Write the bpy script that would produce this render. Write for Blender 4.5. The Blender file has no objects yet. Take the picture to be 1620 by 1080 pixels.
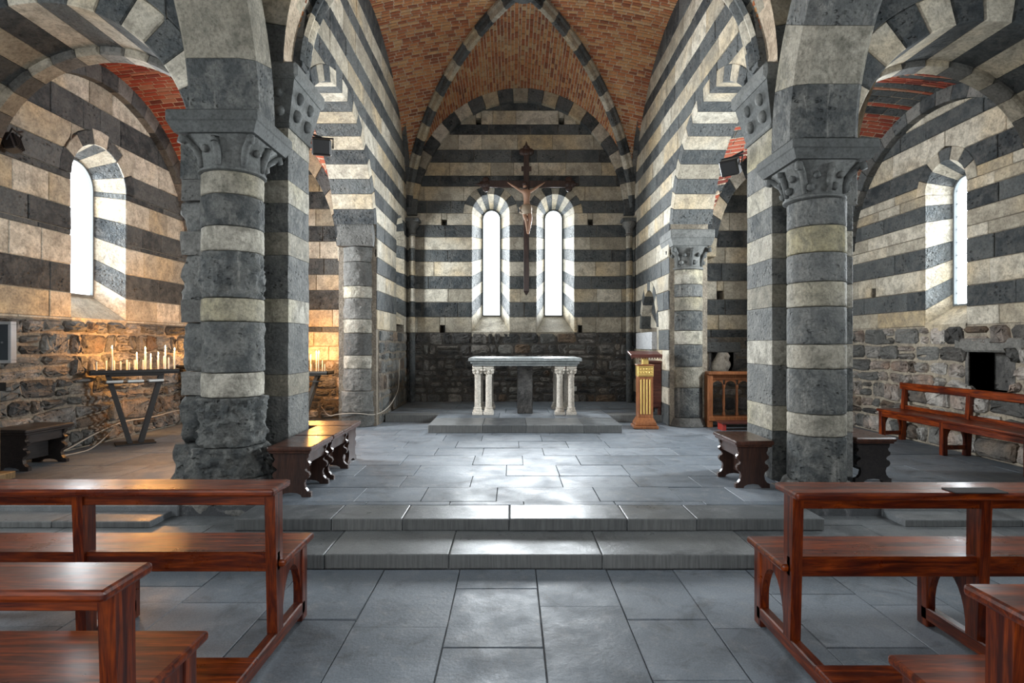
import bpy, bmesh, math, random
from mathutils import Vector, Matrix, noise
rnd = random.Random(11)
scene = bpy.context.scene
C = scene.collection
PI = math.pi

# ------------------------------------------------------------------ camera
cam_data = bpy.data.cameras.new('camera')
cam_data.lens = 20.0
cam_data.sensor_width = 36.0
cam_data.shift_y = 3.0 / 1620
cam_data.clip_start = 0.05
cam = bpy.data.objects.new('camera', cam_data)
cam.location = (0, 0, 1.5)
cam.rotation_euler = (PI / 2, 0, 0)
C.objects.link(cam)
scene.camera = cam

# ------------------------------------------------------------------ world and exposure
world = bpy.data.worlds.new('sky')
scene.world = world
world.use_nodes = True
wb = world.node_tree.nodes['Background']
wb.inputs[0].default_value = (0.94, 0.97, 1.0, 1)
wb.inputs[1].default_value = 0.9
scene.view_settings.view_transform = 'Standard'
scene.view_settings.look = 'None'
scene.view_settings.exposure = 1.35
scene.view_settings.gamma = 1.0
scene.view_settings.use_curve_mapping = False
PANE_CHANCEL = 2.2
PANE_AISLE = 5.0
PANE_FILL = 9.0  # glow of the added, unseen nave windows
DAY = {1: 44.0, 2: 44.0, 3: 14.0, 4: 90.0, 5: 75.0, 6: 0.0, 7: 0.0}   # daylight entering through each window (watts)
FLAME_W = 3.4

# ------------------------------------------------------------------ materials
def mat(name, fn):
    m = bpy.data.materials.new(name)
    m.use_nodes = True
    nt = m.node_tree
    b = nt.nodes['Principled BSDF']
    fn(nt, b)
    return m

class NT:
    """tiny node helper"""
    def __init__(s, nt):
        s.nt = nt
    def n(s, t, **kw):
        x = s.nt.nodes.new(t)
        for k, v in kw.items():
            setattr(x, k, v)
        return x
    def link(s, a, b):
        s.nt.links.new(a, b)
    def pos(s, scale=(1, 1, 1)):
        g = s.n('ShaderNodeNewGeometry')
        m = s.n('ShaderNodeMapping')
        m.inputs['Scale'].default_value = scale
        s.link(g.outputs['Position'], m.inputs['Vector'])
        return m.outputs['Vector']
    def objco(s, scale=(1, 1, 1)):
        g = s.n('ShaderNodeTexCoord')
        m = s.n('ShaderNodeMapping')
        m.inputs['Scale'].default_value = scale
        s.link(g.outputs['Object'], m.inputs['Vector'])
        return m.outputs['Vector']
    def noise(s, vec, scale, detail=4, rough=.55, dist=0):
        x = s.n('ShaderNodeTexNoise')
        x.inputs['Scale'].default_value = scale
        x.inputs['Detail'].default_value = detail
        x.inputs['Roughness'].default_value = rough
        x.inputs['Distortion'].default_value = dist
        s.link(vec, x.inputs['Vector'])
        return x.outputs['Fac']
    def voronoi(s, vec, scale, feature='F1'):
        x = s.n('ShaderNodeTexVoronoi', feature=feature)
        x.inputs['Scale'].default_value = scale
        s.link(vec, x.inputs['Vector'])
        return x.outputs['Distance']
    def ramp(s, fac, stops):
        x = s.n('ShaderNodeValToRGB')
        el = x.color_ramp.elements
        while len(el) < len(stops):
            el.new(.5)
        for e, (p, c) in zip(el, stops):
            e.position = p
            e.color = (*c, 1) if len(c) == 3 else c
        s.link(fac, x.inputs['Fac'])
        return x.outputs['Color']
    def mix(s, a, b, fac, mode='MIX'):
        x = s.n('ShaderNodeMix', data_type='RGBA', blend_type=mode)
        for sock, v in ((x.inputs[0], fac), (x.inputs[6], a), (x.inputs[7], b)):
            if isinstance(v, bpy.types.NodeSocket):
                s.link(v, sock)
            elif isinstance(v, tuple):
                sock.default_value = (*v, 1) if len(v) == 3 else v
            else:
                sock.default_value = v
        return x.outputs[2]
    def math(s, op, a, b=0.0):
        x = s.n('ShaderNodeMath', operation=op)
        for sock, v in ((x.inputs[0], a), (x.inputs[1], b)):
            if isinstance(v, bpy.types.NodeSocket):
                s.link(v, sock)
            else:
                sock.default_value = v
        return x.outputs[0]
    def rand(s):
        return s.n('ShaderNodeObjectInfo').outputs['Random']
    def island(s):
        return s.n('ShaderNodeNewGeometry').outputs['Random Per Island']
    def bump(s, b, h, strength, dist):
        x = s.n('ShaderNodeBump')
        x.inputs['Strength'].default_value = strength
        x.inputs['Distance'].default_value = dist
        s.link(h, x.inputs['Height'])
        s.link(x.outputs['Normal'], b.inputs['Normal'])

def stone(name, stops, stain, stain_amt, rough=.8, bump=(.6, .012), grain=28, pit=0.0, warm=None, streak=0.0):
    def fn(nt, b):
        t = NT(nt)
        p = t.pos()
        n1 = t.noise(p, 2.6, 5, .6)
        r = t.rand()
        f = t.math('ADD', t.math('MULTIPLY', n1, .75), t.math('SUBTRACT', t.math('MULTIPLY', r, .60), .14))
        c = t.ramp(f, stops)
        if warm:
            w = t.ramp(t.math('ADD', t.noise(p, 1.3, 2), t.math('MULTIPLY', t.math('FRACT', t.math('MULTIPLY', r, 17.3)), .3)),
                       [(.62, (0, 0, 0)), (.85, (1, 1, 1))])
            c = t.mix(c, warm, t.math('MULTIPLY', w, .55))
        n2 = t.noise(p, 7, 6, .65, .4)
        s = t.ramp(n2, [(.38, (1, 1, 1)), (.58, (0, 0, 0))])
        c = t.mix(c, stain, t.math('MULTIPLY', s, stain_amt))
        if streak:
            sk = t.noise(t.pos((9, 9, .7)), 1.0, 5, .7)
            c = t.mix(c, (.42, .41, .37), t.math('MULTIPLY', t.ramp(sk, [(.60, (0, 0, 0)), (.72, (1, 1, 1))]), streak))
        n3 = t.noise(p, 38, 6, .75)
        c = t.mix(c, t.ramp(n3, [(.32, (.55, .55, .55)), (.5, (1, 1, 1)), (.68, (1.25, 1.25, 1.25))]), 1.0, 'MULTIPLY')
        t.link(c, b.inputs['Base Color'])
        b.inputs['Roughness'].default_value = rough
        b.inputs['Specular IOR Level'].default_value = .3
        h = t.math('ADD', t.noise(p, grain, 6, .65), t.math('MULTIPLY', t.noise(p, grain * .25, 3), 1.2))
        if pit:
            v = t.voronoi(t.pos((1, 1, 1.4)), 17)
            pr = t.ramp(v, [(.12, (0, 0, 0)), (.32, (1, 1, 1))])
            gate = t.ramp(t.noise(p, 4.5, 2), [(.5, (0, 0, 0)), (.62, (1, 1, 1))])
            h = t.math('SUBTRACT', h, t.math('MULTIPLY', t.math('MULTIPLY', t.math('SUBTRACT', 1.0, pr), gate), pit))
        t.bump(b, h, *bump)
    return mat(name, fn)

M = {}
M['light'] = stone('pale_limestone', [(.15, (.29, .26, .20)), (.45, (.46, .42, .335)), (.8, (.63, .585, .485))],
                   (.19, .17, .135), .6, warm=(.55, .40, .20))
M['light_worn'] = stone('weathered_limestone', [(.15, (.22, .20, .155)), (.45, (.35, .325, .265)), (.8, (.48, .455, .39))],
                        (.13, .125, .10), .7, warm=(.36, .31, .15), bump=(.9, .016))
M['dark'] = stone('dark_slate_stone', [(.15, (.026, .031, .035)), (.45, (.050, .058, .062)), (.85, (.12, .13, .13))],
                  (.16, .16, .15), .45, bump=(1.0, .02), pit=1.6)
M['grey'] = stone('grey_sandstone', [(.2, (.10, .10, .095)), (.5, (.16, .16, .15)), (.85, (.24, .235, .215))],
                  (.07, .07, .065), .5, bump=(.8, .015), pit=1.2)
M['darkcol'] = stone('grey_green_pier_stone', [(.15, (.045, .050, .051)), (.45, (.075, .082, .082)), (.85, (.15, .155, .15))],
                     (.25, .25, .23), .5, bump=(1.0, .02), pit=1.4, streak=.55)
M['carved'] = stone('carved_grey_stone', [(.15, (.075, .080, .079)), (.45, (.115, .122, .119)), (.85, (.19, .195, .185))],
                    (.06, .063, .06), .5, bump=(.45, .008))
M['rubble'] = stone('rubble_stone', [(.2, (.045, .046, .046)), (.5, (.13, .125, .115)), (.8, (.27, .25, .22))],
                    (.06, .058, .055), .6, bump=(1.0, .03), grain=16, pit=1.2, warm=(.28, .17, .09))
M['rubble_dark'] = stone('dark_rubble_stone', [(.15, (.055, .057, .058)), (.45, (.15, .146, .138)), (.8, (.33, .31, .28))],
                         (.04, .04, .04), .6, bump=(1.0, .03), grain=16, pit=1.2)
M['rubble_pale'] = stone('pale_rubble_stone', [(.15, (.16, .155, .145)), (.45, (.36, .345, .315)), (.8, (.58, .555, .51))],
                         (.12, .11, .10), .6, bump=(1.0, .03), grain=16, pit=1.2, warm=(.40, .22, .13))
M['mortar'] = stone('lime_mortar', [(.2, (.22, .19, .15)), (.8, (.40, .35, .27))], (.14, .12, .10), .6, bump=(.8, .02))
M['mortar_mid'] = stone('earthy_mortar', [(.2, (.14, .12, .095)), (.8, (.28, .24, .185))], (.08, .07, .06), .6, bump=(1.0, .03), grain=14)
M['mortar_dark'] = stone('dark_mortar', [(.2, (.08, .075, .068)), (.8, (.17, .155, .135))], (.03, .03, .03), .6, bump=(.8, .02))
M['mortar_brick'] = stone('pale_vault_mortar', [(.2, (.46, .36, .25)), (.8, (.68, .56, .42))], (.28, .20, .14), .6, bump=(.8, .02))
M['marble_white'] = stone('warm_white_marble', [(.2, (.50, .46, .40)), (.8, (.72, .68, .60))], (.42, .38, .32), .4, rough=.5, bump=(.25, .005))
M['marble_grey'] = stone('grey_altar_marble', [(.2, (.16, .18, .18)), (.8, (.32, .35, .35))], (.12, .14, .14), .5, rough=.28, bump=(.2, .004))
M['box_grey'] = stone('pale_grey_marble', [(.2, (.40, .41, .42)), (.8, (.55, .56, .57))], (.33, .34, .35), .4, rough=.4, bump=(.15, .004))

def slab_mat(name, stops, rough):
    def fn(nt, b):
        t = NT(nt)
        p = t.pos()
        r = t.rand()
        n1 = t.noise(p, 1.6, 6, .6)
        c = t.ramp(t.math('ADD', t.math('MULTIPLY', n1, .7), t.math('MULTIPLY', r, .38)), stops)
        n2 = t.noise(p, 9, 7, .7, .5)
        c = t.mix(c, (.32, .325, .33), t.math('MULTIPLY', t.ramp(n2, [(.52, (0, 0, 0)), (.72, (1, 1, 1))]), .55))
        c = t.mix(c, (.05, .055, .06), t.math('MULTIPLY', t.ramp(t.noise(p, 3.1, 6, .7, .8), [(.3, (1, 1, 1)), (.48, (0, 0, 0))]), .6))
        c = t.mix(c, t.ramp(t.noise(p, 110, 3), [(.3, (.8, .8, .8)), (.7, (1.15, 1.15, 1.15))]), 1.0, 'MULTIPLY')
        t.link(c, b.inputs['Base Color'])
        rr = t.ramp(t.noise(p, 3.5, 5, .6), [(.3, (rough - .08,) * 3), (.7, (rough + .18,) * 3)])
        t.link(rr, b.inputs['Roughness'])
        b.inputs['Specular IOR Level'].default_value = .28
        h = t.math('ADD', t.noise(p, 45, 6, .65), t.math('MULTIPLY', t.noise(p, 6, 4), 1.5))
        t.bump(b, h, .35, .006)
    return mat(name, fn)
M['slab'] = slab_mat('slate_paving', [(.2, (.112, .135, .160)), (.55, (.185, .215, .248)), (.9, (.285, .32, .36))], .47)
M['slab_step'] = slab_mat('slate_step', [(.2, (.10, .11, .118)), (.55, (.165, .178, .185)), (.9, (.26, .27, .27))], .34)
M['joint'] = slab_mat('floor_joint', [(.2, (.05, .052, .055)), (.8, (.10, .105, .11))], .7)

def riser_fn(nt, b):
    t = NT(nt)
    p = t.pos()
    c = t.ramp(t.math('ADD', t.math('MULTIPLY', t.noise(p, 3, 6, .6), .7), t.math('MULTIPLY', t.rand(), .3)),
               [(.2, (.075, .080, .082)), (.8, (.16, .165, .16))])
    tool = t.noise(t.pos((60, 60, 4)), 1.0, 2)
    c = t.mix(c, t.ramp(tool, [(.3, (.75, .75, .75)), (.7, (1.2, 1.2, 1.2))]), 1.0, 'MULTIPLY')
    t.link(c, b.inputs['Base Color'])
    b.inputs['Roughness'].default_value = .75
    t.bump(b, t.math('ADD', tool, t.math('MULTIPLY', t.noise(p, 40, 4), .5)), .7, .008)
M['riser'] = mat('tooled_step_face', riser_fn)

def brick_fn(nt, b):
    t = NT(nt)
    p = t.pos()
    r = t.math('FRACT', t.math('ADD', t.rand(), t.island()))
    f = t.math('ADD', t.math('MULTIPLY', r, .62), t.math('MULTIPLY', t.noise(p, 1.1, 4, .6), .5))
    c = t.ramp(f, [(.18, (.20, .070, .036)), (.36, (.38, .115, .045)), (.56, (.52, .195, .072)), (.76, (.58, .30, .125)), (.95, (.64, .43, .25))])
    c = t.mix(c, (.12, .08, .06), t.math('MULTIPLY', t.ramp(t.noise(p, 2.2, 5, .7), [(.52, (0, 0, 0)), (.7, (1, 1, 1))]), .45))
    c = t.mix(c, t.ramp(t.noise(p, 60, 3), [(.3, (.75, .75, .75)), (.7, (1.15, 1.15, 1.15))]), 1.0, 'MULTIPLY')
    t.link(c, b.inputs['Base Color'])
    b.inputs['Roughness'].default_value = .9
    t.bump(b, t.noise(p, 40, 5, .65), .6, .008)
M['brick'] = mat('orange_vault_brick', brick_fn)
def brick_red_fn(nt, b):
    t = NT(nt)
    p = t.pos()
    r = t.math('FRACT', t.math('ADD', t.rand(), t.island()))
    f = t.math('ADD', t.math('MULTIPLY', r, .7), t.math('MULTIPLY', t.noise(p, 1.5, 4, .6), .4))
    c = t.ramp(f, [(.2, (.13, .035, .025)), (.45, (.34, .055, .03)), (.7, (.42, .10, .05)), (.95, (.40, .22, .14))])
    t.link(c, b.inputs['Base Color'])
    b.inputs['Roughness'].default_value = .9
    t.bump(b, t.noise(p, 40, 5, .65), .6, .008)
M['brick_red'] = mat('red_vault_brick', brick_red_fn)

def wood(name, c0, c1, c2, rough, axis='x', coat=.3):
    def fn(nt, b):
        t = NT(nt)
        sc = {'x': (1.2, 14, 14), 'y': (14, 1.2, 14), 'z': (14, 14, 1.2)}[axis]
        v = t.objco(sc)
        n1 = t.noise(v, 1.6, 5, .6, 1.2)
        c = t.ramp(n1, [(.25, c0), (.43, c1), (.66, c2)])
        w = t.noise(t.objco(tuple(q * 6 for q in sc)), 2.0, 3)
        c = t.mix(c, t.ramp(w, [(.35, (.65, .65, .65)), (.65, (1.15, 1.15, 1.15))]), 1.0, 'MULTIPLY')
        d = t.noise(t.objco(), 3.2, 4)
        c = t.mix(c, tuple(q * .35 for q in c0), t.math('MULTIPLY', t.ramp(d, [(.5, (0, 0, 0)), (.75, (1, 1, 1))]), .5))
        t.link(c, b.inputs['Base Color'])
        rr = t.ramp(t.noise(t.objco(), 5, 5, .6), [(.3, (rough - .07,) * 3), (.75, (rough + .16,) * 3)])
        t.link(rr, b.inputs['Roughness'])
        b.inputs['Specular IOR Level'].default_value = .35
        b.inputs['Coat Weight'].default_value = coat
        b.inputs['Coat Roughness'].default_value = .18
        t.bump(b, t.math('ADD', n1, t.math('MULTIPLY', w, .5)), .15, .004)
    return mat(name, fn)
PC = ((.014, .0025, .0015), (.095, .011, .002), (.31, .052, .004))
M['pew_x'] = wood('red_brown_pew_wood', *PC, .30, 'x')
M['pew_y'] = wood('red_brown_pew_wood_across', *PC, .34, 'y')
M['pew_z'] = wood('red_brown_pew_wood_upright', *PC, .34, 'z')
M['bench_y'] = wood('dark_walnut', (.022, .010, .008), (.055, .022, .014), (.10, .038, .022), .28, 'y')
M['bench_z'] = wood('dark_walnut_upright', (.018, .010, .008), (.038, .018, .013), (.065, .028, .018), .38, 'z')
M['black_wood'] = wood('blackened_wood', (.010, .009, .010), (.020, .017, .017), (.035, .028, .026), .42, 'y')
M['oak'] = wood('orange_brown_oak', (.16, .055, .022), (.29, .10, .036), (.38, .15, .055), .38, 'z')
M['darkred'] = wood('dark_red_wood', (.045, .012, .009), (.095, .026, .018), (.14, .045, .03), .4, 'x')
M['pine'] = wood('pale_pine', (.34, .25, .13), (.48, .37, .21), (.58, .47, .30), .5, 'z')
M['cross'] = wood('dark_cross_wood', (.020, .014, .013), (.045, .026, .022), (.075, .04, .032), .5, 'z')

def plain(name, col, rough=.5, metal=0.0, bump=0.0, emit=0.0, ecol=None):
    def fn(nt, b):
        t = NT(nt)
        p = t.objco()
        n = t.noise(p, 9, 5, .6)
        c = t.mix(tuple(q * .78 for q in col), tuple(min(1, q * 1.15) for q in col), n)
        t.link(c, b.inputs['Base Color'])
        b.inputs['Roughness'].default_value = rough
        b.inputs['Metallic'].default_value = metal
        if bump:
            t.bump(b, t.noise(p, 45, 4), bump, .01)
        if emit:
            b.inputs['Emission Color'].default_value = (*(ecol or col), 1)
            b.inputs['Emission Strength'].default_value = emit
    return mat(name, fn)
M['gold'] = plain('gilded_wood', (.72, .50, .16), .38, .7, .4)
M['black'] = plain('black_plastic', (.012, .012, .013), .45)
M['iron'] = plain('dark_iron', (.035, .033, .032), .5, .4, .2)
M['iron_grey'] = plain('grey_painted_metal', (.10, .11, .11), .5, .2, .1)
M['wax'] = plain('white_wax', (.62, .59, .52), .5)
M['wick'] = plain('burnt_wick', (.02, .018, .015), .9)
M['paper'] = plain('white_card', (.78, .78, .75), .7, 0, .1)
M['felt'] = plain('dark_mat', (.05, .045, .045), .8)
M['alu'] = plain('brushed_aluminium', (.62, .64, .66), .35, .6)
M['glass_dark'] = plain('dark_glazed_panel', (.05, .06, .07), .08)
M['print_dim'] = plain('dim_print', (.16, .17, .18), .4)
M['flesh'] = plain('painted_wood_flesh', (.46, .27, .18), .5, 0, .15)
M['linen'] = plain('painted_loincloth', (.42, .33, .24), .6, 0, .2)
M['cable'] = plain('pale_cable', (.42, .38, .32), .6)
M['socket'] = plain('white_plastic', (.65, .65, .62), .4)
M['frame_grey'] = plain('grey_window_frame', (.10, .115, .12), .6)
M['roof'] = plain('dark_plaster', (.10, .09, .08), .9, 0, .2)
M['shell'] = plain('light_shell', (.12, .115, .105), .9, 0, .2)
M['redplastic'] = plain('red_painted_wood', (.38, .04, .03), .4)

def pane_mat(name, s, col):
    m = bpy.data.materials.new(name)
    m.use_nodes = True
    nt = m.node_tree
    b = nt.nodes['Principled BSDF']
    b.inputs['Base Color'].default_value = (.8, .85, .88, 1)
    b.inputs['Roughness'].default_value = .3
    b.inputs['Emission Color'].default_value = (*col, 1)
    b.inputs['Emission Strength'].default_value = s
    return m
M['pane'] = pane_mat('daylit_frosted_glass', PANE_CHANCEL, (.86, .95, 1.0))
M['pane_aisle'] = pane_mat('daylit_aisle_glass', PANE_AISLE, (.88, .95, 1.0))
M['pane_fill'] = pane_mat('fill_window_glow', PANE_FILL, (.90, .96, 1.0))  # fill glow for the two added windows out of view
M['flame'] = pane_mat('candle_flame', 60.0, (1.0, .55, .16))

# ------------------------------------------------------------------ mesh helpers
def link(o, parent=None):
    C.objects.link(o)
    if parent is not None:
        o.parent = parent
    return o

class MB:
    def __init__(s):
        s.v = []
        s.f = []
    def add(s, verts, faces):
        b = len(s.v)
        s.v += [tuple(v) for v in verts]
        s.f += [tuple(i + b for i in f) for f in faces]
        return s
    def box(s, x0, x1, y0, y1, z0, z1, bev=0.0, rot=None, seg=1):
        bm = bmesh.new()
        bmesh.ops.create_cube(bm, size=1)
        for v in bm.verts:
            v.co = Vector(((x0 + x1) / 2 + v.co.x * (x1 - x0), (y0 + y1) / 2 + v.co.y * (y1 - y0), (z0 + z1) / 2 + v.co.z * (z1 - z0)))
        if bev:
            bmesh.ops.bevel(bm, geom=bm.edges[:], offset=bev, segments=seg, affect='EDGES', profile=.5)
        if rot is not None:
            bmesh.ops.transform(bm, matrix=rot, verts=bm.verts)
        return s.bm(bm)
    def bm(s, bm):
        bm.verts.index_update()
        s.add([v.co.copy() for v in bm.verts], [[v.index for v in f.verts] for f in bm.faces])
        bm.free()
        return s
    def lathe(s, prof, cx=0, cy=0, n=16, cap=True):
        vs, fs = [], []
        for r, z in prof:
            for i in range(n):
                a = 2 * PI * i / n
                vs.append((cx + r * math.cos(a), cy + r * math.sin(a), z))
        for k in range(len(prof) - 1):
            for i in range(n):
                j = (i + 1) % n
                fs.append((k * n + i, k * n + j, (k + 1) * n + j, (k + 1) * n + i))
        if cap:
            fs.append(tuple(reversed(range(n))))
            fs.append(tuple((len(prof) - 1) * n + i for i in range(n)))
        return s.add(vs, fs)
    def tube(s, pts, r, n=8):
        pts = [Vector(p) for p in pts]
        rs = r if isinstance(r, (list, tuple)) else [r] * len(pts)
        vs, fs = [], []
        for k, p in enumerate(pts):
            d = (pts[min(k + 1, len(pts) - 1)] - pts[max(k - 1, 0)]).normalized()
            a = d.cross(Vector((0, 0, 1)))
            if a.length < 1e-3:
                a = d.cross(Vector((0, 1, 0)))
            a.normalize()
            b = d.cross(a)
            for i in range(n):
                t = 2 * PI * i / n
                vs.append(p + (a * math.cos(t) + b * math.sin(t)) * rs[k])
        for k in range(len(pts) - 1):
            for i in range(n):
                j = (i + 1) % n
                fs.append((k * n + i, k * n + j, (k + 1) * n + j, (k + 1) * n + i))
        fs.append(tuple(reversed(range(n))))
        fs.append(tuple((len(pts) - 1) * n + i for i in range(n)))
        return s.add(vs, fs)
    def ball(s, c, r, sc=(1, 1, 1), sub=2):
        bm = bmesh.new()
        bmesh.ops.create_icosphere(bm, subdivisions=sub, radius=r)
        for v in bm.verts:
            v.co = Vector((c[0] + v.co.x * sc[0], c[1] + v.co.y * sc[1], c[2] + v.co.z * sc[2]))
        return s.bm(bm)
    def extrude(s, poly, fr, n0, n1):
        """closed prism of a 2-D outline between offsets n0 and n1 along the frame normal"""
        k = len(poly)
        vs = [fr.p(a, b, n0) for a, b in poly] + [fr.p(a, b, n1) for a, b in poly]
        fs = [tuple(reversed(range(k))), tuple(range(k, 2 * k))]
        for i in range(k):
            j = (i + 1) % k
            fs.append((i, j, k + j, k + i))
        return s.add(vs, fs)
    def build(s, name, m, parent=None, smooth=None):
        me = bpy.data.meshes.new(name)
        me.from_pydata([tuple(v) for v in s.v], [], s.f)
        me.materials.append(m)
        if smooth:
            me.polygons.foreach_set('use_smooth', [True] * len(me.polygons))
            if smooth is not True:
                me.set_sharp_from_angle(angle=math.radians(smooth))
        me.update()
        return link(bpy.data.objects.new(name, me), parent)

class Frame:
    """plane frame: s along U, t along V, n along N"""
    def __init__(s, O, U, V, N):
        s.O, s.U, s.V, s.N = Vector(O), Vector(U), Vector(V), Vector(N)
        s.flip = s.U.cross(s.V).dot(s.N) < 0
    def p(s, a, b, n=0.0):
        return s.O + s.U * a + s.V * b + s.N * n

def FB(y):   # wall facing the camera (-y); s = x
    return Frame((0, y, 0), (1, 0, 0), (0, 0, 1), (0, -1, 0))
def FL(x):   # wall on the left facing +x; s = y
    return Frame((x, 0, 0), (0, 1, 0), (0, 0, 1), (1, 0, 0))
def FR(x):   # wall on the right facing -x; s = y
    return Frame((x, 0, 0), (0, 1, 0), (0, 0, 1), (-1, 0, 0))
FLOOR = Frame((0, 0, 0), (1, 0, 0), (0, 1, 0), (0, 0, 1))

def thing(name, label, cat, loc=(0, 0, 0), rz=0.0, group=None, kind=None):
    o = bpy.data.objects.new(name, None)
    o.empty_display_size = .1
    link(o)
    o.location = loc
    o.rotation_euler = (0, 0, rz)
    tag(o, label, cat, group, kind)
    return o
def tag(o, label, cat=None, group=None, kind=None):
    o['label'] = label
    if cat:
        o['category'] = cat
    if group:
        o['group'] = group
    if kind:
        o['kind'] = kind
    return o
def struct(o, label=None):
    o['kind'] = 'structure'
    if label:
        o['label'] = label
    return o
def copy_tree(o, parent=None):
    c = o.copy()
    C.objects.link(c)
    if parent is not None:
        c.parent = parent
    for ch in list(o.children):
        copy_tree(ch, c)
    return c

def inset(poly, d):
    n = len(poly)
    out = []
    area = sum(poly[i][0] * poly[(i + 1) % n][1] - poly[(i + 1) % n][0] * poly[i][1] for i in range(n))
    sg = 1 if area > 0 else -1
    for i in range(n):
        p, q, r = poly[i - 1], poly[i], poly[(i + 1) % n]
        e1 = (q[0] - p[0], q[1] - p[1])
        e2 = (r[0] - q[0], r[1] - q[1])
        l1 = math.hypot(*e1) or 1e-6
        l2 = math.hypot(*e2) or 1e-6
        n1 = (-e1[1] / l1 * sg, e1[0] / l1 * sg)
        n2 = (-e2[1] / l2 * sg, e2[0] / l2 * sg)
        bx, by = n1[0] + n2[0], n1[1] + n2[1]
        bl = math.hypot(bx, by)
        if bl < .2:
            out.append(q)
            continue
        bx, by = bx / bl, by / bl
        c = max(.45, bx * n1[0] + by * n1[1])
        out.append((q[0] + bx * d / c, q[1] + by * d / c))
    return out

def clean(poly, eps=.004):
    out = []
    for p in poly:
        if not out or math.hypot(p[0] - out[-1][0], p[1] - out[-1][1]) > eps:
            out.append(p)
    if len(out) > 1 and math.hypot(out[0][0] - out[-1][0], out[0][1] - out[-1][1]) <= eps:
        out.pop()
    return out
def parea(poly):
    n = len(poly)
    return sum(poly[i][0] * poly[(i + 1) % n][1] - poly[(i + 1) % n][0] * poly[i][1] for i in range(n)) / 2

def block(mb, fr, poly, n1, n0, bev=.008, jit=.004, back=False):
    """bevelled prism; the outline is counter-clockwise in (s,t)"""
    if parea(poly) < 0:
        poly = poly[::-1]
    k = len(poly)
    ins = inset(poly, bev)
    tilt = (rnd.uniform(-1, 1) * jit, rnd.uniform(-1, 1) * jit)
    cs = sum(p[0] for p in poly) / k
    ct = sum(p[1] for p in poly) / k
    vs = [fr.p(a, b, n0) for a, b in poly]
    vs += [fr.p(a, b, n1 - bev) for a, b in poly]
    vs += [fr.p(a, b, n1 + (a - cs) * tilt[0] * 2 + (b - ct) * tilt[1] * 4 + rnd.uniform(-.5, .5) * jit) for a, b in ins]
    fs = []
    for i in range(k):
        j = (i + 1) % k
        fs.append((i, j, k + j, k + i))
        fs.append((k + i, k + j, 2 * k + j, 2 * k + i))
    fs.append(tuple(range(2 * k, 3 * k)))
    if back:
        fs.append(tuple(reversed(range(k))))
    if fr.flip:
        fs = [tuple(reversed(f)) for f in fs]
    mb.add(vs, fs)

def lin(a, b, n):
    return [a + (b - a) * i / (n - 1) for i in range(n)]

class Op:
    """an opening: t range and left / right edge functions of t"""
    def __init__(s, t0, t1, l, r):
        s.t0, s.t1, s.l, s.r = t0, t1, l, r
        s.c = (l((t0 + t1) / 2) + r((t0 + t1) / 2)) / 2
def arch_op(c, hw, bottom, spring, rise=None):
    rise = hw if rise is None else rise
    def half(t):
        if t <= spring:
            return hw
        q = (t - spring) / rise
        return hw * math.sqrt(max(0.0, 1 - q * q))
    return Op(bottom, spring + rise, lambda t: c - half(t), lambda t: c + half(t))
def rect_op(s0, s1, t0, t1):
    return Op(t0, t1, lambda t: s0, lambda t: s1)

def build_wall(name, fr, courses, L, R, ops, thick, lens=(.42, .85), label=None, mats=('light', 'dark'), core='mortar', gap=.004,
               blocks_from=None, blocks_to=None, proud=.012, seed=1, holes=()):
    rnd.seed(seed)
    ops = list(ops)
    plugs = []
    for hs, ht in holes:
        for t0, t1, k in courses:
            if t0 <= ht < t1:
                ops.append(rect_op(hs - .055, hs + .055, t0, t1))
                plugs.append((hs - .055, hs + .055, t0 + (t1 - t0) * .48, t1, k))
    cm = MB()
    pieces = []
    for (t0, t1, k) in courses:
        here = sorted([o for o in ops if o.t0 < t1 - 1e-4 and o.t1 > t0 + 1e-4], key=lambda o: o.c)
        lf = [L] + [o.r for o in here]
        rf = [o.l for o in here] + [R]
        for a, b in zip(lf, rf):
            ns = 2 if abs(a(t0) - a(t1)) + abs(b(t0) - b(t1)) < 1e-5 else 6
            ts = lin(t0, t1, ns)
            ls, rs = [a(t) for t in ts], [b(t) for t in ts]
            if max(r - l for l, r in zip(ls, rs)) < .03:
                continue
            def clip(s0, s1, tts):
                P, Q = [], []
                for t in tts:
                    l, r = max(s0, a(t)), min(s1, b(t))
                    if r < l:
                        l = r = min(max((l + r) / 2, s0), s1)
                    P.append((r, t))
                    Q.append((l, t))
                return clean(P + Q[::-1])
            poly = clip(-1e9, 1e9, ts)
            if len(poly) > 2 and abs(parea(poly)) > .0005:
                cm.extrude(poly, fr, -thick, -.004)
            if k == 'C':
                continue
            s, e = min(ls), max(rs)
            if blocks_from is not None:
                s = max(s, blocks_from)
            if blocks_to is not None:
                e = min(e, blocks_to)
            if e - s < .03:
                continue
            cuts = [s]
            q = s + rnd.uniform(lens[0] * .5, lens[1])
            while q < e - lens[0] * .55:
                cuts.append(q)
                q += rnd.uniform(*lens)
            cuts.append(e)
            for s0, s1 in zip(cuts, cuts[1:]):
                tt = lin(t0 + gap, t1 - gap, ns)
                pl = clip(s0 + gap, s1 - gap, tt)
                if len(pl) < 3 or abs(parea(pl)) < .002:
                    continue
                pieces.append((pl, k))
    w = struct(cm.build(name, M[core]), label)
    for s0, s1, t0, t1, k in plugs:
        mb = MB()
        block(mb, fr, [(s0 + .003, t0), (s1 - .003, t0), (s1 - .003, t1 - .003), (s0 + .003, t1 - .003)], proud, -.3, bev=.006)
        mb.build('stone_block', M[mats[0] if k == 'L' else mats[1]], w)
    for pl, k in pieces:
        mb = MB()
        block(mb, fr, pl, proud + rnd.uniform(-.004, .005), -.02, bev=.007)
        mb.build('stone_block', M[mats[0] if k == 'L' else mats[1]], w)
    return w

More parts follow.
